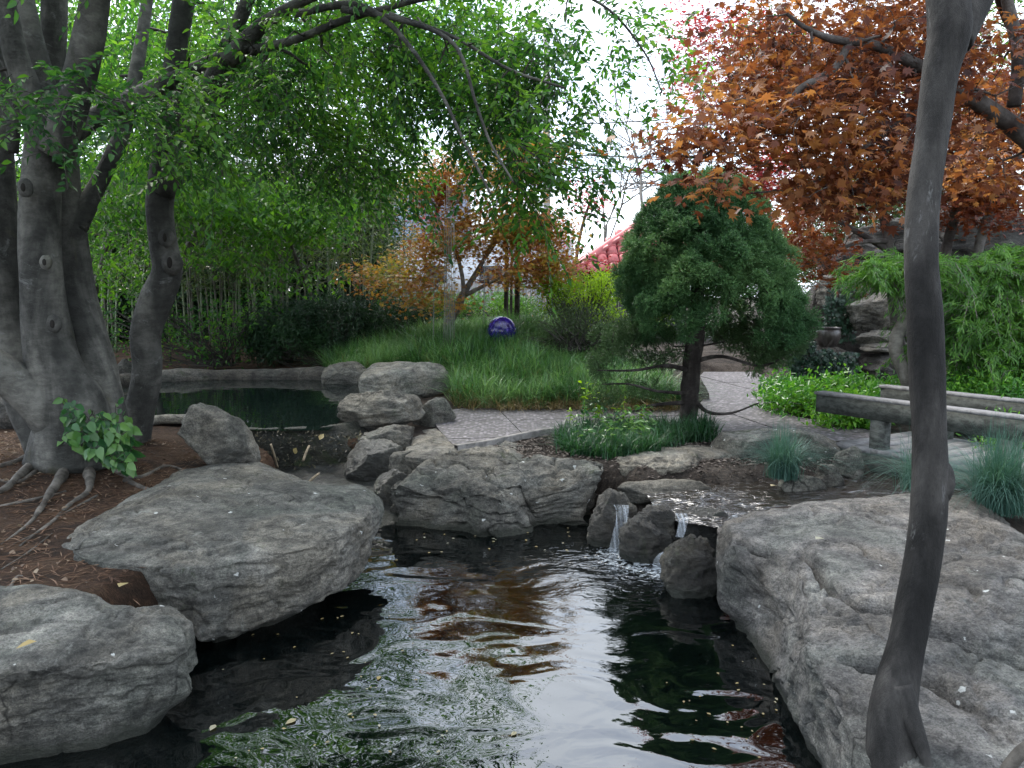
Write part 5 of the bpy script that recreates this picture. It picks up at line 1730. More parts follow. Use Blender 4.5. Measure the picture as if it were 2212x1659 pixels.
obj('trunk', V, F, M['bark_pale'], lm)
shrub('ground_cover', 'glossy bright green ground cover bed beside the pebbled path', G(1760, 880, .5),
      [(1720, 872, 80, 34, 9.4, 12.4, 120), (1800, 860, 90, 34, 9.2, 12.4, 140), (1900, 868, 90, 40, 8.6, 12, 150), (1680, 850, 36, 26, 10.8, 12.8, 44), (1830, 905, 70, 16, 8.6, 9.4, 60)], OV, M['leaf_cover'], .075, 34, .10, 'ground cover', 1.0, shell=False)
shrub('ground_cover', 'soft green ferny plants behind the bridge rails', G(2120, 900, .5),
      [(2100, 850, 90, 50, 8, 10, 130), (2190, 860, 80, 60, 7.6, 10, 120), (2060, 870, 40, 34, 8, 9, 44), (2190, 940, 60, 30, 6.9, 7.6, 40)], DI, M['leaf_cover'], .06, 50, .09, 'ground cover', 1.0, shell=False)
for k, (u, v) in enumerate(((60, 760), (10, 740))):
    shrub('understory_bush', ['dark green bush behind the trunk with the root arch', 'dark green bush at the edge beyond the trunks'][k], P(u, 830, 10), [(u, v, 50, 60, 9.6, 10.6, 30)], OV, M['leaf_green'], .08, 16, .09)
shrub('understory_bush', 'dim leafy bush standing between tree trunk and dark hedge', P(480, 790, 14.6), [(450, 730, 120, 60, 14, 15.6, 50), (300, 700, 100, 90, 14, 15.6, 60), (520, 670, 80, 60, 14.2, 15.4, 30)], OV, M['leaf_green'], .09, 14, .14)

# ------------------------------------------------------------------ bamboo grove
M['culm'] = simple('green_grey_bamboo_culm', (.13, .165, .09), .45, 5, .35, 0)
M['culm_dim'] = simple('dull_brown_bamboo_culm', (.075, .07, .05), .5, 5, .35, 0)
gby = 'bamboo stems behind the upper pond'
nb = 0
for i in range(84):
    u = RNG.uniform(150, 880) if i < 60 else RNG.uniform(220, 780)
    y = RNG.uniform(15.4, 19) if i < 60 else RNG.uniform(15.6, 16.4)
    b0 = P(u, 780, y); b0[2] = zat(b0[0], b0[1])
    hgt = RNG.uniform(4.2, 6.5)
    lean = RNG.normal(size=2) * .5
    if i < 8:
        u = [545, 560, 580, 600, 640, 655, 700, 620][i]; b0 = P(u, 770, 15.9); b0[2] = zat(b0[0], b0[1]); lean = np.array(((u - 590) * .012 * RNG.uniform(.6, 1.3), .1))
    green = RNG.random() < .6
    where = 'between the trunks' if u < 300 else 'behind the dark bush' if u < 500 else 'behind the yew' if u < 700 else 'towards the amber maple'
    way = 'upright' if abs(lean[0]) < .25 else 'left leaning' if lean[0] < 0 else 'right leaning'
    bam = thing('bamboo', f"{'green' if green else 'dull brown'} {way} bamboo stem {where}{', close to the pond' if y < 16.3 else ', deep in the grove' if y > 17.8 else ''}", 'bamboo', b0, gby)
    t_ = np.linspace(0, 1, 6)
    pts = b0 + np.column_stack([lean[0] * t_ ** 1.8, lean[1] * t_ ** 1.8, hgt * t_])
    V, F = tube(pts, .022 * (1 - .8 * t_) * RNG.uniform(.7, 1.2), 6, 3, .05, 5, i)
    obj('culm', V, F, M['culm'] if green else M['culm_dim'], bam)
    n = 26
    q = RNG.uniform(.3, 1, n)
    cc = b0 + np.column_stack([lean[0] * q ** 1.8, lean[1] * q ** 1.8, hgt * q])
    e = cc + RNG.normal(size=(n, 3)) * (.38, .38, .12) + (0, 0, .1)
    Vs, Fs = sticks(cc, e, .004, .002, 3)
    tag(obj('twigs', Vs, Fs, M['culm_dim'], bam), kind='stuff')
    bs = np.repeat(e, 13, 0) + RNG.normal(size=(n * 13, 3)) * (.2, .2, .13)
    foliage(bam, NARROW, bs, frames(rvec(len(bs)) * (1, 1, .4) + (0, 0, -.5), RNG.normal(size=bs.shape) + (0, 0, 1)), RNG.uniform(.10, .2, len(bs)), M['leaf_bamboo'])
# thicket closing the view behind the bamboo
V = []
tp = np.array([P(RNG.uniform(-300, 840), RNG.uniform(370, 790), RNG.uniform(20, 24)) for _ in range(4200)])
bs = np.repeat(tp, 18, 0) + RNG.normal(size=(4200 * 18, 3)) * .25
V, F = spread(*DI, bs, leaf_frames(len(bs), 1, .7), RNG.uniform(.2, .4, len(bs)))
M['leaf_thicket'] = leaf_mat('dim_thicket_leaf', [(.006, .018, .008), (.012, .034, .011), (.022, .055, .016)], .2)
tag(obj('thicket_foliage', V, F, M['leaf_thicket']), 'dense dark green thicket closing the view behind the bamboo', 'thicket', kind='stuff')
# ------------------------------------------------------------------ blue ball, rods, thin trunks
m, nt, b, o_ = new_mat('swirled_cobalt_glass')
v = coords(nt)
n1 = noise(nt, v, 6, 5, .6, 2.5)
nt.links.new(ramp(nt, n1, [(.3, (.008, .005, .05)), (.6, (.018, .01, .13)), (.85, (.08, .07, .3))]).outputs[0], b.inputs["Base Color"])
b.inputs["Roughness"].default_value = .08; b.inputs["IOR"].default_value = 1.5
c = P(1084, 715, 13.6)
V, F = sphere_grid(48, 32)
ball = obj('glass_ball', V * .255 + c, F, m, base=c - (0, 0, .25))
tag(ball, 'large glossy cobalt blue glass ball resting in the tall grass', 'garden ball')

M['rod'] = simple('grey_green_rod', (.12, .125, .112), .45, 4, .3, 0)
rs = thing('rod_sculpture', 'bundle of thin grey rods standing upright in the grass mound', 'sculpture', P(970, 745, 12.9))
for k in range(7):
    u = 961 + k * 3.6
    y = 12.9 + RNG.uniform(-.08, .08)
    top = [430, 400, 380, 405, 440, 470, 420][k]
    V, F = tube([P(u - 3, 752, y), P(u, 600, y), P(u + RNG.uniform(-3, 3), top, y)], [.0055, .005, .0035], 6, 4, 0)
    obj('rod', V, F, M['rod'], rs)
for k, (u, v0, v1) in enumerate(((936, 600, 735), (1045, 560, 700))):
    V, F = tube([P(u, v1, 13.2), P(u + 1, (v0 + v1) / 2, 13.2), P(u + 2, v0, 13.2)], [.007, .007, .005], 6, 4, 0)
    tag(obj('garden_cane', V, F, M['rod'], base=P(u, v1, 13.2)), ['thin upright cane left of the rod bundle by the hedge', 'thin upright cane between rod bundle and blue ball'][k], 'cane')
M['leaf_pine'] = leaf_mat('pine_needle_tuft', [(.03, .07, .035), (.05, .10, .05), (.07, .13, .065)], .25)
for k, (u, r, top, y) in enumerate(((1118, 6.5, 260, 15.4), (1094, 5, 300, 15.8), (1105, 3, 330, 16.4))):
    pt = thing('pine_tree', ['thickest slender dark pine trunk just behind the blue ball', 'slimmer pine trunk beside the thickest pine', 'thin wispy pine stem between two pine trunks'][k], 'tree', P(u, 715, y))
    V, F = px_tube([(u - 2, 718, y, r), (u, 600, y, r * .95), (u + 1, 450, y, r * .7), (u + 6, top, y, r * .3)], 9, 7, .08, k)
    obj('trunk', V, F, M['bark_spruce'], pt)
    cc, ee, bs = [], [], []
    for q in range(26):
        v = RNG.uniform(top - 10, 400); p0 = P(u + 4, v, y)
        e = p0 + RNG.normal(size=3) * (.45, .35, .05) + (0, 0, .12)
        cc.append(p0); ee.append(e)
        for t_ in np.linspace(.4, 1.05, 7): bs.append(p0 + (e - p0) * t_)
    V, F = sticks(cc, ee, .012, .005, 4)
    obj('branches', V, F, M['bark_spruce'], pt)
    bs = np.repeat(np.array(bs), 26, 0)
    V, F = spread(*T_diamond(.035, 0), bs, frames(rvec(len(bs)) + (0, 0, .3), rvec(len(bs))), RNG.uniform(.12, .2, len(bs)))
    tag(obj('needles', V, F, M['leaf_pine'], pt), kind='stuff')

# ------------------------------------------------------------------ fence with striped poles, building, pavilion
M['board'] = simple('weathered_grey_board', (.24, .24, .245), .8, 3, .3, .004, (6, 6, .6))
fy = 22.0
fl, fr = P(880, 690, fy)[0], P(1480, 690, fy)[0]
zf = .75
fen = thing('board_fence', 'weathered grey vertical board fence behind the maples', 'fence', a3((fl + fr) / 2, fy, zf))
bw = .19
x = fl
i = 0
while x < fr:
    mb = MB().box((x, fy + RNG.uniform(-.008, .008), zf + .8), (bw - .012, .025, 1.6 + RNG.uniform(-.03, .03)))
    mb.obj('board', M['board'], fen, smooth=False)
    x += bw
for z in (.35, 1.3):
    MB().box(((fl + fr) / 2, fy + .05, zf + z), (fr - fl, .06, .09)).obj('rail', M['board'], fen, smooth=False)
M['pole_orange'] = simple('orange_paint', (.55, .16, .03), .5, 6, .1, 0)
M['pole_white'] = simple('pale_pink_paint', (.62, .5, .46), .5, 6, .1, 0)
M['pole_black'] = simple('black_paint', (.02, .02, .022), .5, 6, .1, 0)
for k, (u, v0, v1) in enumerate(((1142, 632, 690), (1151, 632, 692), (1176, 640, 712), (1185, 640, 715), (1212, 638, 718), (1222, 640, 716))):
    y = 20.5
    p0 = P(u, v1 + 8, y); p1 = P(u, v0, y)
    st = thing('striped_pole', ['banded pole nearest the pines, with orange foot', 'second banded pole from the pines, with black band', 'third banded pole from the pines, before the boards', 'fourth banded pole from the pines, before the boards', 'banded pole beside the azalea, second from the bush', 'banded pole closest to the azalea bush'][k], 'pole', p0, 'banded poles before the fence')
    H = p1[2] - p0[2]
    cuts = [0, .32, .5, .62, 1.0]
    for q in range(4):
        a_, b_ = p0 + (0, 0, H * cuts[q]), p0 + (0, 0, H * cuts[q + 1])
        V, F = tube([a_, (a_ + b_) / 2, b_], [.028] * 3, 10, 2, 0)
        obj('band', V, F, [M['pole_orange'], M['pole_white'], M['pole_black'], M['pole_white']][q], st)

M['wall_pale'] = simple('pale_painted_wall', (.55, .57, .6), .8, 2, .12, 0)
M['shingle'] = simple('blue_grey_shingle', (.16, .19, .25), .8, 8, .25, 0)
M['glass'] = simple('dark_window_glass', (.03, .035, .04), .1, 2, .2, 0)
hx0, hx1 = P(760, 500, 34)[0], P(1240, 500, 34)[0]
hb = thing('house', 'pale house with blue grey shingled roof beyond the fence', 'house', a3((hx0 + hx1) / 2, 36, .8))
MB().box(((hx0 + hx1) / 2, 36, 2.6), (hx1 - hx0, 4, 3.6)).obj('wall', M['wall_pale'], hb, smooth=False)
hxl = P(760, 500, 34)[0] - .4; hxr = P(1010, 500, 34)[0]
ez, rz = 4.4, 7.0
for r in range(14):
    t0_, t1_ = r / 14, (r + 1.12) / 14
    y0_, y1_ = 33.6 + 2.4 * t0_, 33.6 + 2.4 * t1_
    z0_, z1_ = ez + (rz - ez) * t0_ + .035, ez + (rz - ez) * t1_
    W = np.array([(hxl, y0_, z0_), (hxr, y0_, z0_), (hxr, y1_, z1_), (hxl, y1_, z1_), (hxl, y0_, z0_ - .04), (hxr, y0_, z0_ - .04)])
    obj('shingle', W, [np.array([(0, 1, 2, 3), (4, 5, 1, 0)])], M['shingle'], hb, smooth=False)
W = np.array([(hxl, 38.4, ez), (hxr, 38.4, ez), (hxr, 36, rz), (hxl, 36, rz), (hxl, 33.6, ez - .02), (hxr, 33.6, ez - .02)])
obj('roof', W, [np.array([(0, 1, 2, 3), (0, 4, 5, 1)]), np.array([(1, 5, 2), (0, 3, 4)])], M['shingle'], hb, smooth=False)
for k in range(4):
    xx = hx0 + (hx1 - hx0) * (k + .5) / 4
    MB().box((xx, 33.99, 2.7), (1.0, .05, 1.2)).obj('window', M['glass'], hb, smooth=False)

# pavilion
M['tile'] = simple('pinkish_red_roof_tile', (.38, .085, .085), .45, 5, .18, .003)
M['timber_dark'] = simple('dark_stained_timber', (.025, .02, .018), .7, 6, .3, .004, (1, 1, 1))
py = 20.5
pvc = P(1396, 640, py + 2.0)
pz = .75
pav = thing('pavilion', 'garden pavilion with pinkish red tiled hip roof behind the spruce', 'pavilion', a3(pvc[0], pvc[1], pz))
cx_, cy_ = pvc[0], pvc[1]
half = cx_ - P(1236, 590, py)[0]
eave = P(1300, 588, cy_ - half)[2]
apex = P(1396, 464, cy_)[2] - .15
for s in ((-1, -1), (1, -1), (1, 1), (-1, 1)):
    MB().box((cx_ + s[0] * half * .78, cy_ + s[1] * half * .78, (pz + eave) / 2), (.18, .18, eave - pz)).obj('post', M['timber_dark'], pav, smooth=False)
for s in (-1, 1):
    MB().box((cx_, cy_ + s * half * .78, eave - .16), (half * 1.74, .12, .28)).obj('beam', M['timber_dark'], pav, smooth=False)
    MB().box((cx_ + s * half * .78, cy_, eave - .16), (.12, half * 1.45, .28)).obj('beam', M['timber_dark'], pav, smooth=False)
# roof deck
W = np.array([(cx_ - half, cy_ - half, eave), (cx_ + half, cy_ - half, eave), (cx_ + half, cy_ + half, eave), (cx_ - half, cy_ + half, eave), (cx_, cy_, apex)])
W2 = W - (0, 0, .05)
rf_ = obj('roof', np.vstack([W, W2[:4]]), [np.array([(0, 1, 4), (1, 2, 4), (2, 3, 4), (3, 0, 4)]), np.array([(0, 3, 2, 1)]) + 0], M['timber_dark'], pav, smooth=False)
# barrel tiles on the two faces turned to the garden
tw, tl = .30, .42
seg = 8
a_ = np.linspace(0, math.pi, seg + 1)
tv = []
for yy, s_, zz in ((0, 1.0, .03), (1.06, .86, .0)):
    for q in a_:
        tv.append((-math.cos(q) * .5 * s_, yy, math.sin(q) * .24 * s_ + zz))
for yy, s_, zz in ((0, .86, .03),):
    for q in a_:
        tv.append((-math.cos(q) * .5 * s_, yy + .0, math.sin(q) * .24 * s_ + zz - .05))
n = seg + 1
tfq = [(k, k + 1, n + k + 1, n + k) for k in range(seg)] + [(2 * n + k, 2 * n + k + 1, k + 1, k) for k in range(seg)]
tile_me = mesh_np('roof_tile', np.array(tv) * (tw, tl, tw), [np.array(tfq)[:, ::-1]], M['tile'])
slope_len = math.hypot(half, apex - eave)
count = 0
for face in range(2):
    if face == 0:
        o0 = np.array((cx_, cy_ - half, eave)); xd = np.array((1., 0, 0)); inn = np.array((0, 1., 0))
    else:
        o0 = np.array((cx_ - half, cy_, eave)); xd = np.array((0, -1., 0)); inn = np.array((1., 0, 0))
    up = unit(inn * half + np.array((0, 0, apex - eave)))
    nrm = np.cross(xd, up)
    rows = int(slope_len / tl)
    for r in range(rows + 1):
        s_ = r * tl
        wid = half * (1 - s_ / slope_len)
        k = int(wid / tw)
        for q in range(-k, k + 1):
            if face == 1 and q < -3 and False: continue
            pos = o0 + xd * q * tw + up * (s_ - .06) + nrm * .03
            Rm = np.column_stack([xd, up, nrm])
            inst('roof_tile', tile_me, pos, Rm, 1.0, rf_)
            count += 1
for s in ((-1, -1), (1, -1), (-1, 1)):
    e = np.array((cx_ + s[0] * half * 1.02, cy_ + s[1] * half * 1.02, eave + .04)); t_ = np.array((cx_, cy_, apex + .06))
    V, F = tube([e, (e + t_) / 2, t_], [.12, .12, .12], 10, 8, .08, 3)
    obj('ridge', V, F, M['tile'], pav)
V, F = tube([(cx_, cy_, apex - .1), (cx_, cy_, apex + .15), (cx_, cy_, apex + .45)], [.2, .12, .09], 12, 4, 0)
obj('finial', V, F, M['tile'], pav)
# ------------------------------------------------------------------ bare tree, utility pole, wires
bt = thing('bare_tree', 'bare twiggy leafless tree rising behind the tiled roof', 'tree', P(1385, 640, 27))


def fractal(p, d, L, r, depth, out):
    e = p + d * L
    out.append((p, e, r, r * .7))
    if depth == 0: return
    for k in range(3 if depth > 2 else 2):
        nd = unit(d + RNG.normal(size=3) * .5 + (0, 0, .12))
        fractal(p + d * L * RNG.uniform(.6, 1), nd, L * RNG.uniform(.62, .85), r * .62, depth - 1, out)


out = []
b0 = P(1385, 640, 27)
fractal(b0, np.array((0, 0, 1.)), 3.0, .09, 6, out)
V, F = sticks([o[0] for o in out], [o[1] for o in out], [max(o[2], .012) for o in out], [max(o[3], .009) for o in out], 4)
obj('branches', V, F, M['bark_pale'], bt)
bt2 = thing('bare_tree', 'second thinner leafless tree left of the roof peak', 'tree', P(1300, 640, 29))
out = []
fractal(P(1300, 640, 29), np.array((0.05, 0, 1.)), 2.6, .07, 5, out)
V, F = sticks([o[0] for o in out], [o[1] for o in out], [max(o[2], .012) for o in out], [max(o[3], .009) for o in out], 4)
obj('branches', V, F, M['bark_pale'], bt2)
M['pole_wood'] = simple('weathered_utility_pole', (.3, .29, .27), .85, 4, .25, .005, (6, 6, .6))
p0, p1 = P(1181, 660, 32), P(1181, 70, 32)
V, F = tube([p0, (p0 + p1) / 2, p1], [.15, .14, .12], 12, 4, 0)
tag(obj('utility_pole', V, F, M['pole_wood'], base=p0), 'tall weathered utility pole behind the canopy edge', 'utility pole')
M['wire'] = simple('black_wire', (.03, .035, .045), .6, 3, .1, 0)
for k, (va, vb, nm) in enumerate(((270, 228, 'topmost'), (325, 330, 'second'), (333, 318, 'third'), (362, 348, 'fourth'), (366, 352, 'fifth'), (388, 378, 'lowest'))):
    pa, pb = P(1181, va, 32), P(1560, vb, 30)
    far = pa + (pb - pa) * 2.2
    t_ = np.linspace(0, 1, 12)
    L = pa + (far - pa) * t_[:, None]
    L[:, 2] -= .35 * np.sin(math.pi * t_)
    V, F = tube(L, [.024] * 12, 5, 2, 0)
    tag(obj('power_line', V, F, M['wire'], base=pa), f'{nm} of the black power lines crossing the pale sky', 'power line', 'power lines from the utility pole')

# ------------------------------------------------------------------ rock wall with ivy and cauldrons
gw = 'stones of the ledge wall'
wl_ = [(1745, 1815, 590, 790, 15.2, 'tall rough stone pillar behind the two cauldrons'), (1790, 1960, 520, 600, 14.5, 'top boulder of the rock wall under the rust maple'),
       (1788, 1900, 590, 660, 14.2, 'pale jutting stone high in the rock wall'), (1845, 1965, 630, 712, 13.6, 'big layered grey stone in the middle of the rock wall'),
       (1866, 1970, 713, 745, 13.2, 'pale angular stone below the layered grey stone'), (1872, 1990, 738, 760, 13.1, 'thin flat slab under the pale angular stone'),
       (1880, 2010, 762, 830, 12.9, 'brown crumbly stone at the foot of the rock wall'), (1900, 1935, 785, 822, 12.4, 'small smooth stone beside the lacy maple trunk'),
       (1960, 2120, 640, 830, 14, 'dark wall stone hidden behind the lacy maple'), (2020, 2330, 430, 640, 14.5, 'huge dark craggy rock above the lacy maple'), (1860, 2060, 470, 560, 15, 'dark hollow rock mass behind the rust maple')]
for k, (u0, u1, vt, vb, y, lab) in enumerate(wl_):
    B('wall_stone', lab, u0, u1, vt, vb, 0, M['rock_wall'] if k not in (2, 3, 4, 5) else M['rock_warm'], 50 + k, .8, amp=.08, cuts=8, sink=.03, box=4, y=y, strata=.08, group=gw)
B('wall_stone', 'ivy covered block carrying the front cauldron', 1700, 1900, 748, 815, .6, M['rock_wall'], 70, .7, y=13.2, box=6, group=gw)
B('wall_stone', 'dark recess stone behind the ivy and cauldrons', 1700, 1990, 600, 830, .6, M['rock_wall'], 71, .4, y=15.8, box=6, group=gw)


def lathe(profile, c, mat, name, parent, k=36):
    pr = np.array(profile)
    a = np.linspace(0, 2 * math.pi, k, endpoint=False)
    V = np.stack([pr[:, 0][:, None] * np.cos(a), pr[:, 0][:, None] * np.sin(a), np.repeat(pr[:, 1][:, None], k, 1)], 2).reshape(-1, 3) + c
    I = np.arange(len(pr) * k).reshape(-1, k)
    A_, B_ = I[:-1], I[1:]
    F = np.stack([A_, np.roll(A_, -1, 1), np.roll(B_, -1, 1), B_], 2).reshape(-1, 4)
    return obj(name, V, F, mat, parent)


M['iron'] = simple('dark_glazed_pot', (.045, .038, .034), .3, 5, .35, .003, spec=.6)
for k, (u, vt, vb, w, y, lab) in enumerate(((1787, 708, 752, 55, 13.3, 'round dark cauldron pot sitting on the ivy covered block'), (1765, 686, 730, 58, 14.3, 'rear dark cauldron pot half hidden behind the front one'))):
    c = P(u, vb, y + .25); c[2] = P(u, vb, y)[2]
    r = w / 2 / FPX * y; h = P(u, vt, y)[2] - c[2]
    po = thing('cauldron', lab, 'pot', c)
    lathe([(r * .05, 0), (r * .55, .0), (r * .8, h * .2), (r * .97, h * .5), (r * .98, h * .75), (r * .9, h * .93), (r * .86, h * .93), (r * .9, h * .7), (r * .8, h * .4), (0.001, h * .3)], c, M['iron'], 'body', po)
    lathe([(r * .9, h * .92), (r * 1.0, h * .95), (r * 1.0, h), (r * .84, h), (r * .84, h * .9)], c, M['iron'], 'rim', po)
def ivy(label, quads, n, y, size=.07):
    pts = []
    for (u0, u1, v0, v1) in quads:
        pts += [P(RNG.uniform(u0, u1), RNG.uniform(v0, v1), y + RNG.uniform(-.12, .1)) for _ in range(n)]
    pts = np.array(pts)
    iv = thing('ivy', label, 'ivy', pts[pts[:, 2].argmin()])
    ax = RNG.normal(size=pts.shape) * (.6, .3, .4) + (0, -.3, -.7)
    foliage(iv, POINTY, pts, frames(ax, np.array((0, -1, .5)) + .4 * RNG.normal(size=pts.shape)), size * RNG.uniform(.7, 1.3, len(pts)), M['leaf_ivy'])
    stn = pts[:: 12]
    V, F = sticks(stn, stn + RNG.normal(size=stn.shape) * (.1, .02, .3), .004, .003, 3)
    tag(obj('stems', V, F, M['twig'], iv), kind='stuff')
ivy('dark ivy curtain hanging beside the stone pillar', [(1788, 1850, 610, 740), (1780, 1835, 640, 720)], 330, 14.05)
ivy('dark ivy cascading over the block under the cauldron', [(1712, 1800, 752, 830), (1705, 1760, 735, 800), (1760, 1850, 760, 815)], 420, 13.0)
# tall dark evergreens behind the wall
shrub('background_conifer', 'dim grey green conifer behind the rust maple and rock wall', P(1830, 640, 18), [(1830, 480, 120, 90, 17, 19, 90), (1990, 500, 120, 120, 17, 19, 90), (1760, 580, 60, 60, 17, 19, 40)], NARROW, M['leaf_scrub'], .14, 50, .25, 'tree')
shrub('background_tree', 'bright green tree glimpsed through the rust maple leaves', P(1850, 600, 24), [(1850, 470, 150, 100, 23, 25, 60), (1660, 100, 120, 60, 23, 25, 30), (2050, 420, 200, 150, 23, 25, 70), (2150, 100, 200, 250, 23, 26, 80), (1700, 560, 60, 60, 23, 24, 30)], DI, M['leaf_green_far'], .2, 40, .3, 'tree')

# ------------------------------------------------------------------ bridge
M['bridge'] = simple('weathered_grey_green_timber', (.055, .06, .054), .85, 3, .5, .002, (4, 4, 9))
M['deck'] = simple('pale_worn_deck_board', (.17, .168, .17), .8, 5, .25, .005, (3, 3, 3))
e0 = G(1810, 957, .58); e1 = G(2139, 1018, .58)
dr = unit((e1 - e0) * (1, 1, 0)); ac = np.array((-dr[1], dr[0], 0.))
if ac[0] < 0: ac = -ac
Lb, Wb = 3.6, 1.25
br = thing('bridge', 'low timber footbridge with plank deck and beam rails over the stream', 'bridge', e0)
Rb = np.column_stack([dr, ac, (0, 0, 1.)])
pw = .2
k = 0
s_ = -.05
while s_ < Lb:
    c = e0 + dr * (s_ + pw / 2) + ac * (Wb / 2) - (0, 0, .025 + RNG.uniform(0, .004))
    MB().box(c, (pw - .008, Wb, .05), Rb).obj('plank', M['deck'], br, smooth=False)
    s_ += pw
for q in (0, 1):
    MB().box(e0 + dr * (Lb / 2 - .05) + ac * (.05 + (Wb - .1) * q) - (0, 0, .055 + .12), (Lb, .1, .24), Rb).obj('side_beam', M['bridge'], br, smooth=False)
ra_ = G(1768, 873, 1.02); off = ra_ - e0
for q in (0, 1):
    a0 = e0 + ac * (.1 + (Wb - .2) * q) + dr * (-.25)
    a0[2] = 1.02
    MB().box(a0 + dr * (Lb / 2) - (0, 0, .085), (Lb + .1, .12, .17), Rb).obj('rail', M['bridge'], br, smooth=False)
    MB().box(a0 + dr * (Lb / 2) + (0, 0, .016), (Lb + .13, .145, .03), Rb).obj('rail_cap', M['deck'], br, smooth=False)
    for s_ in (.62, 1.75, 2.9):
        c = a0 + dr * s_
        z1, z0 = 1.02 - .172, .30
        MB().box((c[0], c[1], (z0 + z1) / 2), (.14, .11, z1 - z0), Rb).obj('post', M['bridge'], br, smooth=False)

# ------------------------------------------------------------------ litter: needles, chips, floating leaves, sticks
bank = np.array([(-6, 8.2), (-3.2, 7.6), (-2.2, 7.4), (-1.9, 6.6), (-2.2, 5.9), (-3.0, 5.0), (-2.7, 4.4), (-2.2, 4.3), (-2.0, 4.0), (-2.6, 3.8), (-6, 3.8)])
n = 9000
xy = rand_in_poly(bank, n)
z = height(xy[:, 0], xy[:, 1]) + RNG.uniform(.002, .012, n)
ax = RNG.normal(size=(n, 3)) * (1, 1, .08)
M['pine_litter'] = leaf_mat('fallen_pine_needle', [(.07, .035, .02), (.14, .075, .045), (.22, .14, .09)], .05, .8)
V, F = spread(*T_diamond(.05, 0), np.column_stack([xy, z]), frames(ax, np.array((0, 0, 1.)) + 0 * ax), RNG.uniform(.06, .14, n))
tag(obj('pine_litter', V, F, M['pine_litter']), 'reddish brown pine needles strewn over the bank under the tree', 'needle litter', kind='stuff')
n = 5200
xy = rand_in_poly(BED, n)
z = height(xy[:, 0], xy[:, 1]) + RNG.uniform(.004, .016, n)
M['mulch'] = leaf_mat('bark_mulch_chip', [(.04, .03, .025), (.09, .072, .06), (.17, .145, .125)], .0, .85)
V, F = spread(*T_diamond(.5, .1), np.column_stack([xy, z]), leaf_frames(n, 1, .35, RNG.normal(size=(n, 3)) * (1, 1, .15)), RNG.uniform(.025, .055, n))
tag(obj('bark_mulch', V, F, M['mulch']), 'brown bark mulch around the spruce and blue grass', 'mulch', kind='stuff')

M['dead_leaf'] = leaf_mat('floating_dead_leaf', [(.18, .15, .09), (.28, .21, .08), (.30, .29, .22)], .1, .6)
spots = [(640, 1552, .06), (465, 1565, .05), (820, 1460, .04), (1115, 1580, .04), (860, 1210, .03), (960, 1155, .03)]
for _ in range(34):
    spots.append((RNG.uniform(900, 1260), RNG.uniform(1125, 1200), RNG.uniform(.02, .035)))
for _ in range(40):
    spots.append((RNG.uniform(480, 1000), RNG.uniform(1330, 1640), RNG.uniform(.012, .028)))
for _ in range(26):
    spots.append((RNG.uniform(1440, 1680), RNG.uniform(1380, 1640), RNG.uniform(.012, .025)))
lf_me = mesh_np('fallen_leaf', T_ovate(.6, .04, .03)[0], T_ovate(.6, .04, .03)[1], M['dead_leaf'])
for k, (u, v, s) in enumerate(spots):
    g = G(u, v, .006)
    a_ = RNG.normal(size=3) * (1, 1, 0)
    R_ = frames(a_[None], np.array([[0, 0, 1.]]))[0]
    o = inst('fallen_leaf', lf_me, g, R_, s)
    lab = 'tiny pale leaf floating on the dark pond'
    if k == 0: lab = 'largest yellow leaf floating near the middle of the pond'
    if k == 1: lab = 'greenish round leaf floating beside the slab rock reflection'
    tag(o, lab, 'leaf', 'leaves floating on the pond')
lf2 = mesh_np('fallen_leaf', T_ovate(.6, .1, .1)[0], T_ovate(.6, .1, .1)[1], M['dead_leaf'])
for k, (u, v, y, lab) in enumerate(((640, 967, 7.65, 'yellow leaf stuck halfway up the mossy weir'), (690, 950, 7.7, 'brown leaf stuck near the top of the mossy weir'), (560, 995, 7.5, 'tan leaf stuck low on the mossy weir'))):
    R_ = frames(rvec(1), np.array([[0, -1., .4]]))[0]
    tag(inst('fallen_leaf', lf2, P(u, v, y - .05), R_, .09), lab, 'leaf')
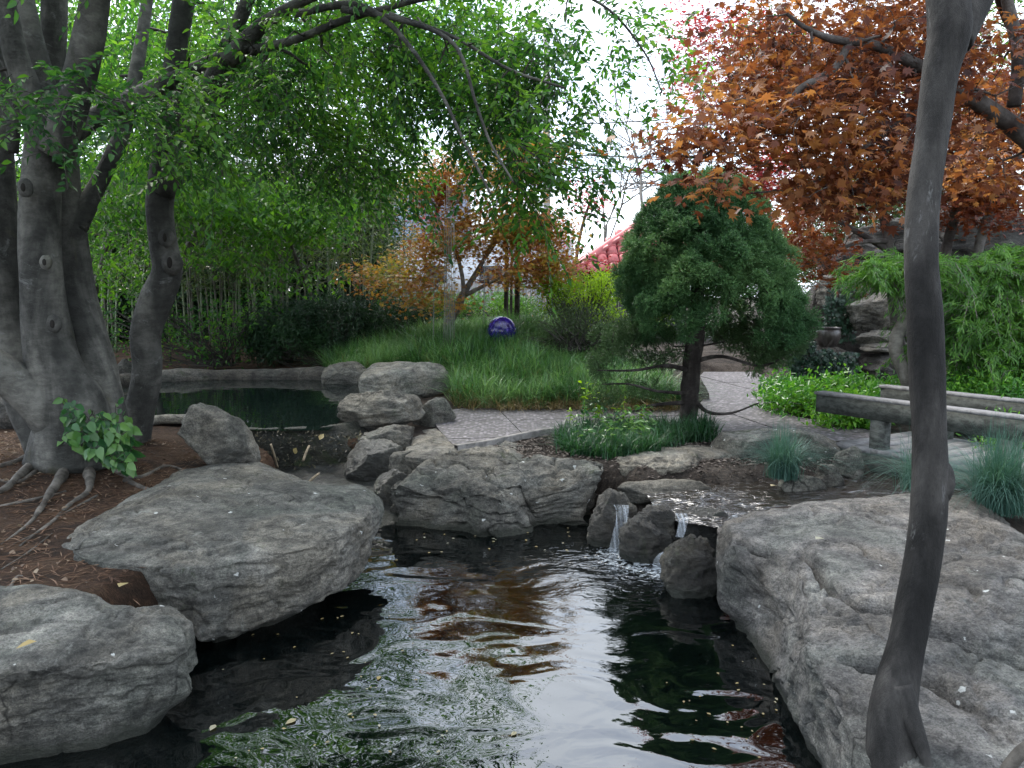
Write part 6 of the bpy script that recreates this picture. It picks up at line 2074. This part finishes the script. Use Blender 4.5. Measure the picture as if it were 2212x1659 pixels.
for k, (u, v, z, lab) in enumerate(((1762, 1165, .57, 'yellow leaf lying on the huge sloping rock'), (257, 1268, .53, 'tan leaf on the needles between the two slab rocks'), (80, 1385, .5, 'orange leaf on the near corner rock'), (1665, 1050, .48, 'yellow leaf on the mulch under the blue grass'))):
    g = G(u, v, z + .02)
    R_ = frames(RNG.normal(size=(1, 3)) * (1, 1, 0), np.array([[0, 0, 1.]]))[0]
    tag(inst('fallen_leaf', lf2, g, R_, .08), lab, 'leaf')
M['stick'] = simple('bleached_stick', (.22, .175, .115), .8, 6, .3, .003)
for k, (u0, v0, u1, v1, y, lab) in enumerate(((655, 995, 668, 963, 7.5, 'short pale stick leaning on the mossy weir'), (655, 1055, 690, 1022, 7.0, 'pale stick lying in the cascade below the weir'), (600, 1022, 560, 1000, 7.3, 'tan twig beside the humped rock at the cascade'), (585, 960, 600, 1010, 7.5, 'grey twig hanging down the mossy weir'))):
    a_, b_ = P(u0, v0, y - .1), P(u1, v1, y + .05)
    V, F = tube([a_, (a_ + b_) / 2 + (0, 0, .01), b_], [.012, .012, .01], 7, 4, .1)
    tag(obj('stick', V, F, M['stick'], base=a_), lab, 'stick')
n = 420
q0, q1 = RNG.random(n), RNG.random(n) ** 1.3
pp = np.array([P(545 + 240 * a, 935 + 75 * b_ , 8.0 - .12 + .06 * RNG.random()) for a, b_ in zip(q0, q1)])
M['debris'] = leaf_mat('wet_leaf_debris', [(.015, .016, .012), (.04, .035, .025), (.10, .085, .05), (.16, .14, .085)], .05, .6)
V, F = spread(*DI, pp, frames(rvec(n), np.array((0, -1., .5)) + .6 * RNG.normal(size=(n, 3))), RNG.uniform(.02, .06, n))
tag(obj('wet_debris', V, F, M['debris']), 'wet dead leaves and moss scraps clinging to the weir', 'debris', kind='stuff')
n = 900
xy = rand_in_poly(bank, n)
z = height(xy[:, 0], xy[:, 1]) + RNG.uniform(.006, .016, n)
M['leaf_litter'] = leaf_mat('brown_leaf_litter', [(.05, .03, .02), (.11, .07, .045), (.20, .15, .10)], .1, .7)
V, F = spread(*T_ovate(.6, .12, .1), np.column_stack([xy, z]), leaf_frames(n, 1, .35, RNG.normal(size=(n, 3)) * (1, 1, .1)), RNG.uniform(.02, .05, n))
tag(obj('leaf_litter', V, F, M['leaf_litter']), 'small dead brown leaves scattered over the bank under the tree', 'leaf litter', kind='stuff')
